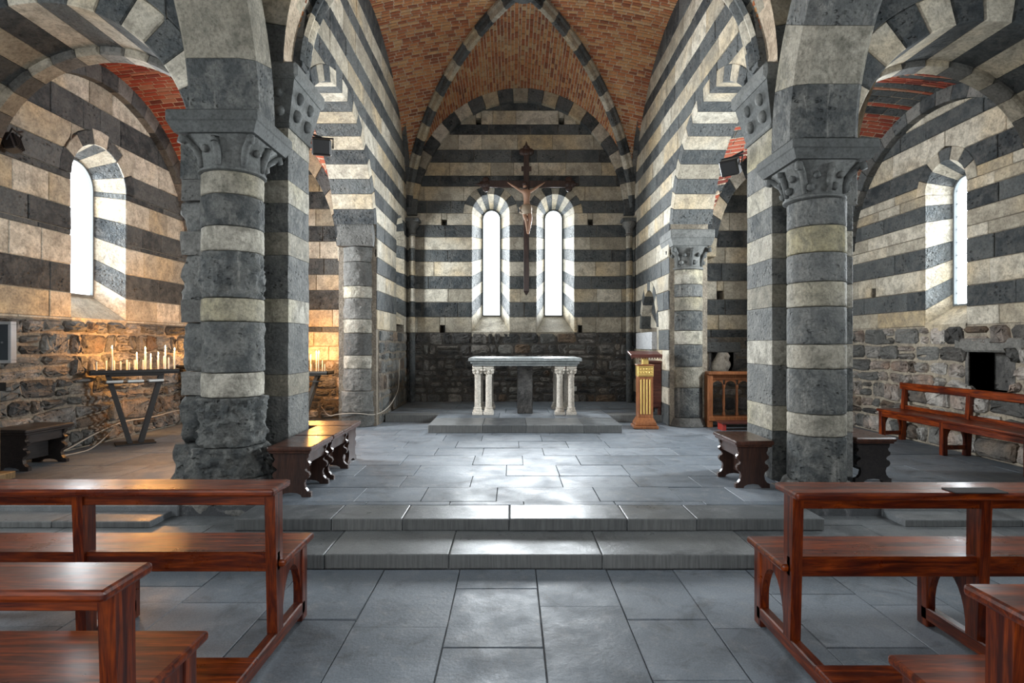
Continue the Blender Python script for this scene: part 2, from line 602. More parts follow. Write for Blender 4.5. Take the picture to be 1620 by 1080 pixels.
def rubble_cells(s0, s1, t0, t1, w, h):
    """irregular coursed rubble: rows of uneven height, stones of uneven length, the odd stone split in two"""
    rows = [t0]
    while rows[-1] < t1 - h * .5:
        rows.append(rows[-1] + h * rnd.choice((rnd.uniform(.55, .8), rnd.uniform(.8, 1.2), rnd.uniform(1.1, 1.5))))
    k = (t1 - t0) / (rows[-1] - t0)
    rows = [t0 + (r - t0) * k for r in rows]
    ph = [rnd.uniform(0, 9) for _ in rows]
    def wav(i, x):
        if i in (0, len(rows) - 1):
            return rows[i]
        return rows[i] + h * .20 * noise.noise(Vector((x * 2.3, ph[i], i * 3.7)))
    cells = []
    for i in range(len(rows) - 1):
        hh = rows[i + 1] - rows[i]
        x = s0
        l0 = 0.0
        while x < s1 - .02:
            ww = max(.09, rnd.choice((rnd.uniform(.45, .8), rnd.uniform(.8, 1.3), rnd.uniform(1.1, 1.9))) * (w * .55 + hh * .45))
            e = min(s1, x + ww)
            if s1 - e < .09:
                e = s1
            l1 = 0.0 if e == s1 else rnd.uniform(-.22, .22) * hh
            a, b = x, e
            p = [(a - l0 * .5, wav(i, a)), ((a + b) / 2, wav(i, (a + b) / 2)), (b - l1 * .5, wav(i, b)),
                 (b + l1 * .5, wav(i + 1, b)), ((a + b) / 2, wav(i + 1, (a + b) / 2)), (a + l0 * .5, wav(i + 1, a))]
            if hh > h * .9 and rnd.random() < .22:
                m0, m1 = rnd.uniform(.4, .6), rnd.uniform(.4, .6)
                A = (p[0][0] + (p[5][0] - p[0][0]) * m0, p[0][1] + (p[5][1] - p[0][1]) * m0)
                B_ = (p[2][0] + (p[3][0] - p[2][0]) * m1, p[2][1] + (p[3][1] - p[2][1]) * m1)
                cells.append([p[0], p[1], p[2], B_, A])
                cells.append([A, B_, p[3], p[4], p[5]])
            else:
                cells.append(p)
            x = e
            l0 = l1
    return cells

def rubble(parent, fr, s0, s1, t0, t1, w, h, mats, holes=(), depth=.05, seed=3, bed='mortar_mid'):
    rnd.seed(seed)
    b = MB()
    if holes:
        a_, b_, c_, d_ = holes[0]
        rects = [(s0, a_, t0, t1), (b_, s1, t0, t1), (a_, b_, t0, c_), (a_, b_, d_, t1)]
    else:
        rects = [(s0, s1, t0, t1)]
    for q in rects:
        b.extrude([(q[0], q[2]), (q[1], q[2]), (q[1], q[3]), (q[0], q[3])], fr, -.03, .006)
    b.build('mortar_bed', M[bed], parent)
    n = 0
    for poly in rubble_cells(s0, s1, t0, t1, w, h):
        cs = sum(p[0] for p in poly) / len(poly)
        ct = sum(p[1] for p in poly) / len(poly)
        if any(a < cs < b and c < ct < d for a, b, c, d in holes):
            continue
        for a, b, c, d in holes:
            q = []
            for x, y in poly:
                if a < x < b and c < y < d:
                    dx = min((x - a, 0), (b - x, 1))
                    dy = min((y - c, 0), (d - y, 1))
                    if dx[0] < dy[0]:
                        x = a if dx[1] == 0 else b
                    else:
                        y = c if dy[1] == 0 else d
                q.append((x, y))
            poly = q
        poly = clean(poly, .01)
        if len(poly) < 3 or abs(parea(poly)) < .002:
            continue
        if parea(poly) < 0:
            poly = poly[::-1]
        poly = inset(poly, rnd.uniform(.005, .015))
        m = len(poly)
        pl = []
        for i in range(m):
            A, B_ = poly[i], poly[(i + 1) % m]
            L_ = math.hypot(A[0] - B_[0], A[1] - B_[1])
            f = min(.42, rnd.uniform(.018, .060) / max(L_, .02))
            pl.append((A[0] + (B_[0] - A[0]) * f, A[1] + (B_[1] - A[1]) * f))
            pl.append((B_[0] + (A[0] - B_[0]) * f, B_[1] + (A[1] - B_[1]) * f))
        pl = clean(pl, .005)
        if len(pl) < 4 or abs(parea(pl)) < .0015:
            continue
        k = len(pl)
        sz = math.sqrt(abs(parea(pl)))
        out = rnd.uniform(.25, 1.0) * depth
        i1 = inset(pl, min(.008, sz * .06))
        i2 = inset(pl, min(.03, sz * .14))
        i3 = inset(pl, min(.07, sz * .30))
        ro = depth * .28
        vs = [fr.p(a, b, -.03) for a, b in pl] + [fr.p(a, b, out * .45 + rnd.uniform(-.004, .006)) for a, b in i1]
        vs += [fr.p(a, b, out * .9 + rnd.uniform(-1, 1) * ro) for a, b in i2]
        vs += [fr.p(a, b, out + rnd.uniform(-1, 1) * ro) for a, b in i3]
        vs.append(fr.p(cs, ct, out + rnd.uniform(-.8, 1) * ro))
        fs = []
        for i in range(k):
            j = (i + 1) % k
            fs.append((i, j, k + j, k + i))
            fs.append((k + i, k + j, 2 * k + j, 2 * k + i))
            fs.append((2 * k + i, 2 * k + j, 3 * k + j, 3 * k + i))
            fs.append((3 * k + i, 3 * k + j, 4 * k))
        if fr.flip:
            fs = [tuple(reversed(f)) for f in fs]
        MB().add(vs, fs).build('rubble_stone', M[rnd.choice(mats)], parent)
        n += 1
    return n

def ring(parent, fr, cs, ct, r0, r1, a0, a1, n, n1, n0, first='L', mats=('light', 'dark'), sub=3, bev=.006, name='voussoir', gap=.003, jit=.002, sy=1.0, jr=0.0):
    """arch ring of n separate wedge stones (angles in degrees from +s towards +t)"""
    k = 0 if first == 'L' else 1
    for i in range(n):
        A = math.radians(a0 + (a1 - a0) * i / n)
        B = math.radians(a0 + (a1 - a0) * (i + 1) / n)
        g = gap / r0 * (1 if B > A else -1)
        A += g
        B -= g
        R1 = r1 + rnd.uniform(-jr, jr)
        poly = [(cs + R1 * math.cos(x), ct + R1 * sy * math.sin(x)) for x in lin(A, B, sub + 1)]
        poly += [(cs + r0 * math.cos(x), ct + r0 * sy * math.sin(x)) for x in lin(B, A, sub + 1)]
        mb = MB()
        block(mb, fr, poly, n1, n0, bev=bev, jit=jit, back=True)
        mb.build(name, M[mats[(i + k) % 2]], parent)

def splay_window(num, wall, fr, c, hw, bottom, spring, depth, phw, pbottom, pspring, levels, pane_mat_key, first='L', rise=None, prise=None,
                 label=None, bars=0, narch=7):
    """splayed opening: jamb stones, arch stones, sill and a glazed light"""
    rise = hw if rise is None else rise
    prise = phw if prise is None else prise
    def hexa(A, B, Bp, Ap, out, m, name):
        vs = [A, B, Bp, Ap] + [p + o for p, o in zip((A, B, Bp, Ap), out)]
        fs = [(0, 1, 2, 3), (7, 6, 5, 4), (0, 4, 5, 1), (1, 5, 6, 2), (2, 6, 7, 3), (3, 7, 4, 0)]
        MB().add(vs, fs).build(name, M[m], wall)
    def pmap(t):
        return pbottom + (t - bottom) * (pspring - pbottom) / (spring - bottom)
    lv = [l for l in levels if bottom + .03 < l[0] < spring - .03]
    ts = [bottom] + [l[0] for l in lv] + [spring]
    kinds = [None] + [l[1] for l in lv]
    below = [l for l in levels if l[0] <= bottom + .03]
    kinds[0] = below[-1][1] if below else 'L'
    for sd in (-1, 1):
        for t0, t1, k in zip(ts, ts[1:], kinds):
            g = .003
            A, B = fr.p(c + sd * hw, t0 + g, .006), fr.p(c + sd * hw, t1 - g, .006)
            Ap, Bp = fr.p(c + sd * phw, pmap(t0) + g, -depth), fr.p(c + sd * phw, pmap(t1) - g, -depth)
            o = [fr.U * sd * .08 - fr.N * .03] * 2 + [fr.U * sd * .16] * 2
            hexa(A, B, Bp, Ap, o, 'light' if k == 'L' else 'dark', 'jamb_stone')
    k = 0 if first == 'L' else 1
    for i in range(narch):
        for q in range(2):
            x0 = PI * (i + q / 2) / narch + (.004 if q == 0 else 0)
            x1 = PI * (i + (q + 1) / 2) / narch - (.004 if q == 1 else 0)
            A, B = [fr.p(c + hw * math.cos(x), spring + rise * math.sin(x), .006) for x in (x0, x1)]
            Ap, Bp = [fr.p(c + phw * math.cos(x), pspring + prise * math.sin(x), -depth) for x in (x0, x1)]
            od = [(fr.U * math.cos(x) + fr.V * math.sin(x)) for x in (x0, x1)]
            if q == 0:
                st = MB()
            vs = [A, B, Bp, Ap, A + od[0] * .08 - fr.N * .03, B + od[1] * .08 - fr.N * .03, Bp + od[1] * .16, Ap + od[0] * .16]
            st.add(vs, [(0, 1, 2, 3), (7, 6, 5, 4), (0, 4, 5, 1), (1, 5, 6, 2), (2, 6, 7, 3), (3, 7, 4, 0)])
        st.build('splay_stone', M[('light', 'dark')[(i + k) % 2]], wall)
    # sloping sill
    vs = [fr.p(c - hw, bottom, .015), fr.p(c + hw, bottom, .015), fr.p(c + phw, pbottom, -depth), fr.p(c - phw, pbottom, -depth)]
    vs += [v - fr.V * .09 for v in vs]
    MB().add(vs, [(0, 1, 2, 3), (7, 6, 5, 4), (0, 4, 5, 1), (1, 5, 6, 2), (2, 6, 7, 3), (3, 7, 4, 0)]).build('sill_stone', M['light'], wall)
    # window
    out = [(c - phw, pbottom), (c + phw, pbottom)] + [(c + phw * math.cos(x), pspring + prise * math.sin(x)) for x in lin(0, PI, 17)]
    out = clean(out)
    inn = inset(out, .022)
    m = len(out)
    fm = MB()
    vs = [fr.p(a, b, -depth + .025) for a, b in out] + [fr.p(a, b, -depth + .025) for a, b in inn] + [fr.p(a, b, -depth - .03) for a, b in inn]
    fs = []
    for i in range(m):
        j = (i + 1) % m
        fs += [(i, j, m + j, m + i), (m + i, m + j, 2 * m + j, 2 * m + i)]
    w = struct(fm.add(vs, fs).build('window_%d' % num, M['frame_grey']), label)
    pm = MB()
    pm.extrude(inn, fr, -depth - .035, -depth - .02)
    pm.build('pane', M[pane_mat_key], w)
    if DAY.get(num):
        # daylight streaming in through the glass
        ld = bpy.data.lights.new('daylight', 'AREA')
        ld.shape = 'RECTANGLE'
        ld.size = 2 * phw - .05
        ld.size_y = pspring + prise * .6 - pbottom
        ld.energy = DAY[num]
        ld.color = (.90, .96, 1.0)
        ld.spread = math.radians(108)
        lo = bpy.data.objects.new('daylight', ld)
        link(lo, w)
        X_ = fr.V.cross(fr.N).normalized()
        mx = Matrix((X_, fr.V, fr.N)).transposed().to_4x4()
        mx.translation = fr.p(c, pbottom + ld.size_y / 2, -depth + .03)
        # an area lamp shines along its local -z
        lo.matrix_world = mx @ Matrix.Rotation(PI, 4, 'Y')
    for i in range(bars):
        t = pbottom + (pspring + prise - pbottom) * (i + 1) / (bars + 1)
        b = MB()
        b.extrude([(c - phw + .02, t - .004), (c + phw - .02, t - .004), (c + phw - .02, t + .004), (c - phw + .02, t + .004)], fr, -depth - .02, -depth - .008)
        b.build('glazing_bar', M['frame_grey'], w)
    return w

# ------------------------------------------------------------------ layout constants (metres; camera at the origin looking along +y)
XL, XR = -2.15, 2.50          # inner faces of the chancel walls
YB = 11.64                    # east wall
XOL, XOR = -5.45, 5.45        # outer aisle walls
ZN, Z1, Z2, Z3 = 0.0, .097, .19, .31   # nave floor, lower step, chancel floor, altar platform
XC, YC, VA, VBB, ZS, VH, VD = .175, 8.62, 2.325, 3.02, 4.10, 2.55, .30

# ------------------------------------------------------------------ floors
def floor_slabs(parent, x0, x1, y0, y1, z, col_w, row, along='y', key='slab', seed=5, name='paving_slab', skip=None):
    rnd.seed(seed)
    n = 0
    if along == 'y':
        x = x0
        cols = []
        while x < x1 - .1:
            w = rnd.uniform(*col_w)
            if x1 - x - w < .25:
                w = x1 - x
            cols.append((x, x + w))
            x += w
        for a, b in cols:
            y = y1
            d = rnd.uniform(.25, row[1])
            while y > y0 + .02:
                e = max(y0, y - d)
                if e - y0 < .12:
                    e = y0
                if not (skip and skip((a + b) / 2, (e + y) / 2)):
                    mb = MB()
                    g = .003
                    block(mb, FLOOR, [(a + g, e + g), (b - g, e + g), (b - g, y - g), (a + g, y - g)], z + rnd.uniform(-.002, .002), z - .05, bev=.0025, jit=.0015)
                    mb.build(name, M[key], parent)
                    n += 1
                y = e
                d = rnd.uniform(*row)
    else:
        y = y0
        while y < y1 - .05:
            d = rnd.uniform(*row)
            if y1 - y - d < .2:
                d = y1 - y
            x = x0
            w = rnd.uniform(col_w[0] * .5, col_w[1])
            while x < x1 - .02:
                e = min(x1, x + w)
                if x1 - e < .2:
                    e = x1
                if not (skip and skip((x + e) / 2, y + d / 2)):
                    mb = MB()
                    g = .003
                    block(mb, FLOOR, [(x + g, y + g), (e - g, y + g), (e - g, y + d - g), (x + g, y + d - g)], z + rnd.uniform(-.002, .002), z - .05, bev=.0025, jit=.0015)
                    mb.build(name, M[key], parent)
                    n += 1
                x = e
                w = rnd.uniform(*col_w)
            y += d
    return n

fl = struct(MB().box(-6.4, 6.4, -3, 12.9, -.25, -.012).build('floor', M['joint']), 'grey slate slab paving of the nave in front of the steps')
floor_slabs(fl, -4.38, 4.62, 1.0, 3.775, 0.0, (.44, .56), (.5, .78), 'y', seed=21)
fc = MB()
fc.box(-6.4, 6.4, 4.62, 12.9, -.2, Z2 - .012)
fc.box(-2.08, 2.34, 4.5, 4.62, -.2, Z2 - .012)
fchancel = struct(fc.build('floor_chancel', M['joint']), 'raised grey slate floor between the steps and the altar')
floor_slabs(fchancel, -2.07, 2.33, 4.62, 4.72, Z2, (.5, .9), (.1, .1), 'x', seed=8)
floor_slabs(fchancel, -2.6, 3.0, 4.72, 9.46, Z2, (.5, .95), (.42, .52), 'x', seed=9, skip=lambda x, y: (-1.1 < x < 1.45 and y > 8.6))
floor_slabs(fchancel, -5.4, -2.6, 4.72, 9.9, Z2, (.7, 1.2), (.6, .8), 'x', seed=10)
floor_slabs(fchancel, 3.0, 5.4, 4.72, 9.6, Z2, (.7, 1.2), (.6, .8), 'x', seed=12)

def step(name, x0, x1, y0, y1, z0, z1, label, cuts, seed=1):
    rnd.seed(seed)
    s = MB().box(x0 + .01, x1 - .01, y0 + .02, y1, z0 - .1, z1 - .012).build(name, M['joint'])
    struct(s, label)
    xs = [x0] + cuts + [x1]
    for a, b in zip(xs, xs[1:]):
        mb = MB().box(a + .002, b - .002, y0 + rnd.uniform(-.004, .004), y1, z0, z1 + rnd.uniform(-.002, .002), .008, seg=2)
        o = mb.build('step_stone', M['slab_step'], s)
        o.data.materials.append(M['riser'])
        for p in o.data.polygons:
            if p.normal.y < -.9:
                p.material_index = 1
    return s
step('floor_step_upper', -2.08, 2.34, 4.25, 4.62, Z1 + .003, Z2, 'upper grey stone step edging the raised chancel floor',
     [-1.35, -.82, -.02, .86, 1.38], 3)
step('floor_step_lower', -4.6, 4.6, 3.78, 4.40, 0.0, Z1, 'lower grey stone step running across the nave', [-3.4, -2.3, -1.25, -.42, .60, 1.66, 2.7, 3.6], 4)
st = struct(MB().box(-5.4, -2.10, 4.40, 4.64, -.1, Z1).build('floor_step_side_left', M['slab_step']), 'plain stone tread beside the column')
st2 = struct(MB().box(2.36, 5.4, 4.40, 4.64, -.1, Z1).build('floor_step_side_right', M['slab_step']), 'plain stone tread by the smooth column')
step('floor_step_aisle_left', -5.4, -2.75, 4.32, 4.66, Z1, Z1 + .048, 'thin stone step into the candle aisle', [-4.3, -3.5], 5)
rs = step('floor_step_aisle_right', 3.0, 5.4, 4.34, 4.66, Z1, Z1 + .055, 'thin stone step into the bench aisle', [3.9, 4.6], 6)
for x0, x1, nm in ((-5.4, -2.7, 'left'), (3.0, 5.4, 'right')):
    e = struct(MB().box(x0, x1, 4.60, 4.74, Z1, Z2, .008).build('floor_edge_' + nm, M['slab_step']), 'stone edge of the floor in the ' + ('candle' if nm == 'left' else 'bench') + ' aisle')

# altar platform
ap = thing('altar_platform', 'low wide platform of grey slabs carrying the altar', 'platform', (.19, 8.9, Z2))
for a, b in ((-1.42, -.62), (-.62, .02), (.02, .86), (.86, 1.42)):
    o = MB().box(a + .002, b - .002, -.60, .20, 0, Z3 - Z2, .006).build('edge_slab', M['slab_step'], ap)
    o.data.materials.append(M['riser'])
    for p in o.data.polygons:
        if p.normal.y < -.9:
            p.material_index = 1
for r, (y0, y1) in enumerate(((.20, .85), (.85, 1.5), (1.5, 2.74))):
    xs = [-2.3, -1.42 + .1 * r, -.5 + .2 * r, .35 + .1 * r, 1.25 + .17 * r, 2.3]
    if r == 0:
        xs = [-1.42, -.4, .5, 1.42]
    for a, b in zip(xs, xs[1:]):
        MB().box(a + .002, b - .002, y0 + .002, y1 - .002, 0, Z3 - Z2, .004).build('paving_slab', M['slab'], ap)
for a, b, k in ((-2.3, -1.42, 'oak'), (1.42, 2.3, 'slab_step')):
    MB().box(a, b, .55, .85, 0, Z3 - Z2, .006).build('edge_board' if k == 'oak' else 'edge_slab', M['riser'], ap)
    
# ------------------------------------------------------------------ unseen outer shell: stops stray light, west opening shaped to admit daylight behind the camera
sh = MB()
sh.box(-7.0, -6.4, -3, 13.5, -.3, 7.9)
sh.box(6.4, 7.0, -3, 13.5, -.3, 7.9)
sh.box(-6.4, 6.4, 12.9, 13.5, -.3, 7.9)
sh.box(2.2, 6.4, -3.3, -3, -.3, 7.9)  # unseen west wall, its opening placed to dim the bench aisle
sh.box(-6.4, -5.5, -3.3, -3, -.3, 7.9)
sh.box(-5.5, 2.2, -3.3, -3, 5.2, 7.9)
sh.box(2.4, 2.95, -3, 1.35, -.3, 7.6)  # unseen solid wall added to keep west light off the bench aisle
struct(sh.build('wall_light_shell', M['shell']), 'unseen outer shell of the church, shaped to block and admit daylight')
struct(MB().box(-6.4, 6.4, -3, 12.9, 7.6, 7.9).build('ceiling_roof', M['roof']), 'dark roof over the nave')

# ------------------------------------------------------------------ east wall
def zb(v):
    return 1.5 + (543 - v) * YB / 900
VV = [526, 501.5, 478, 457, 437, 414, 395, 375, 356, 337, 317.5, 295, 278, 257, 237, 213, 197, 175, 135]
LEV = []
for i in range(len(VV) - 1):
    LEV.append((zb(VV[i]), 'L' if i % 2 == 0 else 'D'))
CRS = [(zb(VV[i]), zb(VV[i + 1]), 'L' if i % 2 == 0 else 'D') for i in range(len(VV) - 1)]
ZR = zb(526)
def half_e(t, a, h):
    if t <= ZS:
        return a
    return a * math.sqrt(max(0.0, 1 - ((t - ZS) / h) ** 2))
WB = (-.435, .885)    # window centres
WZ = (zb(525), 4.165)
ops = [arch_op(c, .385, WZ[0], WZ[1]) for c in WB]
# the arch rings above the windows stand outside the splays
RO = .56
def ring_op(c):
    return Op(WZ[1], WZ[1] + RO, lambda t: c - math.sqrt(max(0, RO ** 2 - (t - WZ[1]) ** 2)), lambda t: c + math.sqrt(max(0, RO ** 2 - (t - WZ[1]) ** 2)))
bops = []
for c in WB:
    bops.append(Op(WZ[0], WZ[1] + RO, (lambda c: lambda t: c - (.385 if t < WZ[1] else math.sqrt(max(0, RO ** 2 - (t - WZ[1]) ** 2))))(c),
                   (lambda c: lambda t: c + (.385 if t < WZ[1] else math.sqrt(max(0, RO ** 2 - (t - WZ[1]) ** 2))))(c)))
# split the course that holds the springing so the ring fits
crs = []
for t0, t1, k in [(Z2, ZR, 'C')] + CRS:
    if t0 < WZ[1] - .02 < t1 - .04:
        crs += [(t0, WZ[1], k), (WZ[1], t1, k)]
    else:
        crs.append((t0, t1, k))
wb_ = build_wall('wall_back', FB(YB), crs, lambda t: XC - half_e(t, VA, VH + .02), lambda t: XC + half_e(t, VA, VH + .02), bops, .7,
                 label='east wall of pale and dark striped stone behind the altar', seed=31,
                 holes=[(-1.384, zb(346)), (1.604, zb(346)), (-1.42, zb(514)), (1.384, zb(514)), (-.685, zb(186)), (1.01, zb(186))])
rubble(wb_, FB(YB), XL, XR, Z2, ZR, .31, .17, ['rubble_dark', 'rubble_dark', 'rubble_dark', 'rubble', 'grey'], depth=.05, seed=32, bed='mortar_dark')
rnd.seed(33)
ring(wb_, FB(YB), XC, ZS, VA - .22, VA + .02, 0, 180, 23, .12, -.05, 'D', sub=3, sy=VH / VA)
for i, c in enumerate(WB):
    ring(wb_, FB(YB), c, WZ[1], .385, RO, 0, 180, 9, .012, -.1, 'L', sub=2)
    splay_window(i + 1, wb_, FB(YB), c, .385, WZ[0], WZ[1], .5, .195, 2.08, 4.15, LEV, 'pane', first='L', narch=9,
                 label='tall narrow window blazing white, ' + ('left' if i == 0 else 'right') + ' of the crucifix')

# ------------------------------------------------------------------ chancel side walls with arcade arches
AC, AZ, AR0, AR1 = 7.2, 3.0, 1.65, 1.83
NCRS = [(Z2, ZR, 'C')] + CRS
def side_lim(sign):
    def f(t):
        e = YC + sign * half_e(t, VBB, VH + VD * .4)
        return max(6.03, e) if sign < 0 else min(YB, e)
    return f
CR2 = []
for t0, t1, k in NCRS:
    CR2.append((t0, t1, k))
def arcade_op():
    def half(t):
        return AR1 if t <= AZ else math.sqrt(max(0, AR1 ** 2 - (t - AZ) ** 2))
    return Op(-1, AZ + AR1, lambda t: AC - half(t), lambda t: AC + half(t))
LWC, LWH = 10.92, .40
lw_op = arch_op(LWC, LWH, 1.95, 3.55)
wl = build_wall('wall_left', FL(XL), CR2, side_lim(-1), side_lim(1), [arcade_op(), lw_op], .6, lens=(.4, .8),
                label='striped chancel wall above the arch on the candle side', seed=41)
rubble(wl, FL(XL), 9.16, YB, Z2, ZR, .30, .2, ['grey', 'rubble', 'darkcol'], depth=.03, seed=42)
rnd.seed(43)
ring(wl, FL(XL), AC, AZ, AR0, AR1, 12, 131, 15, .015, -.6, 'D', sub=3)
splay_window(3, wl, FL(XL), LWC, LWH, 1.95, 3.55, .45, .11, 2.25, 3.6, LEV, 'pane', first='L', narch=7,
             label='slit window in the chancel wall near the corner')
wr_niche = arch_op(10.35, .70, 1.39, 1.78, .84)
CR3 = [(Z2, .52, 'D'), (.52, .79, 'L'), (.79, 1.06, 'D'), (1.06, 1.39, 'L'), (1.39, ZR, 'D')] + CRS
wr = build_wall('wall_right', FR(XR), CR3, side_lim(-1), side_lim(1), [arcade_op(), wr_niche], .6, lens=(.4, .8),
                label='striped chancel wall above the arch behind the lectern', seed=51)
rnd.seed(52)
ring(wr, FR(XR), AC, AZ, AR0, AR1, 12, 131, 15, .015, -.6, 'D', sub=3)
# niche lining and arch in the right wall
nb = MB()
nb.box(2.68, 3.0, 9.6, 11.1, 1.3, 2.68)
nb.build('niche_back', M['mortar'], wr)
ring(wr, FR(2.68), 10.35, 1.78, .10, .60, 0, 180, 7, .02, -.02, 'L', sub=2, name='tympanum_stone', sy=1.2)
ring(wr, FR(XR), 10.35, 1.78, .57, .705, 0, 180, 9, .02, -.2, 'D', sub=2, name='niche_voussoir', sy=1.2)
for y0 in (9.65, 10.92):
    MB().box(2.49, 2.70, y0, y0 + .13, 1.39, 1.778, .005).build('niche_jamb', M['light'], wr)

# ------------------------------------------------------------------ vaults
def px(p):
    return 810 + 900 * p[0] / p[1], 543 - 900 * (p[2] - 1.5) / p[1]

class Vault:
    def __init__(s, xc, yc, a, b, zs, h, dome):
        s.xc, s.yc, s.a, s.b, s.zs, s.h, s.dome = xc, yc, a, b, zs, h, dome
    def z(s, x, y):
        u = min(1.0, abs(x - s.xc) / s.a)
        v = min(1.0, abs(y - s.yc) / s.b)
        r = max(u, v)
        m = min(u, v)
        return s.zs + s.h * math.sqrt(max(0, 1 - m * m)) + s.dome * (1 - r * r)
    def nrm(s, x, y):
        e = .01
        x = min(max(x, s.xc - s.a + .02), s.xc + s.a - .02)
        y = min(max(y, s.yc - s.b + .02), s.yc + s.b - .02)
        dx = (s.z(x + e, y) - s.z(x - e, y)) / (2 * e)
        dy = (s.z(x, y + e) - s.z(x, y - e)) / (2 * e)
        return Vector((-dx, -dy, 1)).normalized()
    def pt(s, x, y, off=0.0, n=None):
        p = Vector((x, y, s.z(x, y)))
        return p + (n or s.nrm(x, y)) * off

def arc_cuts(a, h, stepf):
    """positions in -1..1 (ellipse a,h) at roughly equal arc steps"""
    N = 600
    ph = [PI * i / N for i in range(N + 1)]
    L = [0]
    for i in range(N):
        dx = a * (math.cos(ph[i + 1]) - math.cos(ph[i]))
        dz = h * (math.sin(ph[i + 1]) - math.sin(ph[i]))
        L.append(L[-1] + math.hypot(dx, dz))
    tot = L[-1]
    out, kinds = [-1.0], []
    q = 0
    i = 0
    while q < tot - .02:
        w, kd = stepf()
        q = min(tot, q + w)
        if tot - q < w * .5:
            q = tot
        while i < N and L[i + 1] < q:
            i += 1
        out.append(-math.cos(ph[min(i + 1, N)]))
        kinds.append(kd)
    return out, kinds

def vault_bricks(ceil, vt, key, stepf, blen, cells, limit=300, stone_key=None, vis=None):
    items = []
    for cell in cells:
        along_y = cell in ('back', 'front')
        a, b = (vt.a, vt.b) if along_y else (vt.b, vt.a)
        cuts, kinds = arc_cuts(a, vt.h, stepf)
        for c0, c1, kd in zip(cuts, cuts[1:], kinds):
            cm = (c0 + c1) / 2
            st_ = abs(cm)
            if st_ > .985:
                continue
            lo, hi = st_ * b, b
            bl = blen if kd == 'B' else blen * 1.5
            q = lo + rnd.uniform(0, bl)
            pos = [lo]
            while q < hi - .06:
                pos.append(q)
                q += bl * rnd.uniform(.85, 1.1)
            pos.append(hi)
            sg = 1 if cell in ('back', 'right') else -1
            for p0, p1 in zip(pos, pos[1:]):
                g = .0075
                if p1 - p0 < .05:
                    continue
                if along_y:
                    quad = [(vt.xc + vt.a * c0, vt.yc + sg * (p0 + g)), (vt.xc + vt.a * c1, vt.yc + sg * (p0 + g)),
                            (vt.xc + vt.a * c1, vt.yc + sg * (p1 - g)), (vt.xc + vt.a * c0, vt.yc + sg * (p1 - g))]
                else:
                    quad = [(vt.xc + sg * (p0 + g), vt.yc + vt.b * c0), (vt.xc + sg * (p1 - g), vt.yc + vt.b * c0),
                            (vt.xc + sg * (p1 - g), vt.yc + vt.b * c1), (vt.xc + sg * (p0 + g), vt.yc + vt.b * c1)]
                P = [Vector((x, y, vt.z(x, y))) for x, y in quad]
                # shrink across the course for the mortar bed
                e = P[3] - P[0] if not along_y else P[1] - P[0]
                l = e.length
                if l < .02:
                    continue
                sh_ = e * (.0095 / l)
                if along_y:
                    P = [P[0] + sh_, P[1] - sh_, P[2] - sh_, P[3] + sh_]
                else:
                    P = [P[0] + sh_, P[1] + sh_, P[2] - sh_, P[3] - sh_]
                n = (P[1] - P[0]).cross(P[3] - P[0])
                if n.length < 1e-6:
                    continue
                n.normalize()
                if n.z < 0:
                    n = -n
                d = rnd.uniform(.002, .008)
                vs = [p - n * d for p in P] + [p + n * .03 for p in P]
                fs = [(0, 1, 2, 3), (0, 4, 5, 1), (1, 5, 6, 2), (2, 6, 7, 3), (3, 7, 4, 0)]
                c = sum(P, Vector()) / 4
                u, v = px(c)
                ok = -20 < u < 1640 and -20 < v < 700 and (vis is None or vis(u, v, c))
                sz = (P[1] - P[0]).length * (P[3] - P[0]).length / c.y ** 2 if ok else 0
                items.append((sz, vs, fs, kd))
    items.sort(key=lambda i: -i[0])
    rest = {}
    for k, (sz, vs, fs, kd) in enumerate(items):
        mk = key if kd == 'B' else stone_key
        if k < limit and sz > 0:
            MB().add(vs, fs).build('brick' if kd == 'B' else 'vault_stone', M[mk], ceil)
        else:
            rest.setdefault(mk, MB()).add(vs, fs)
    for mk, mb in rest.items():
        o = mb.build('vault_bricks', M[mk], ceil)
        o['kind'] = 'stuff'

def vault_surface(name, vt, label, ext=.25, n=(48, 56), mk='mortar_brick'):
    vs, fs = [], []
    nx, ny = n
    xs = [vt.xc - vt.a * math.cos(PI * i / nx) for i in range(nx + 1)]
    ys = [vt.yc - vt.b * math.cos(PI * j / ny) for j in range(ny + 1)]
    xs = [xs[0] - ext] + xs + [xs[-1] + ext]
    ys = [ys[0] - ext] + ys + [ys[-1] + ext]
    for y in ys:
        for x in xs:
            vs.append((x, y, vt.z(x, y) + .004))
    w = len(xs)
    for j in range(len(ys) - 1):
        for i in range(w - 1):
            fs.append((j * w + i, j * w + i + 1, (j + 1) * w + i + 1, (j + 1) * w + i))
    return struct(MB().add(vs, fs).build(name, M[mk]), label)

rnd.seed(61)
V1 = Vault(XC, YC, VA, VBB, ZS, VH, VD)
ceil = vault_surface('ceiling', V1, 'orange brick rib vault over the altar')
vault_bricks(ceil, V1, 'brick', lambda: (.062 * rnd.uniform(.92, 1.08), 'B'), .155, ('back', 'left', 'right', 'front'), 300,
             vis=lambda u, v, c: c.y > 7.5)

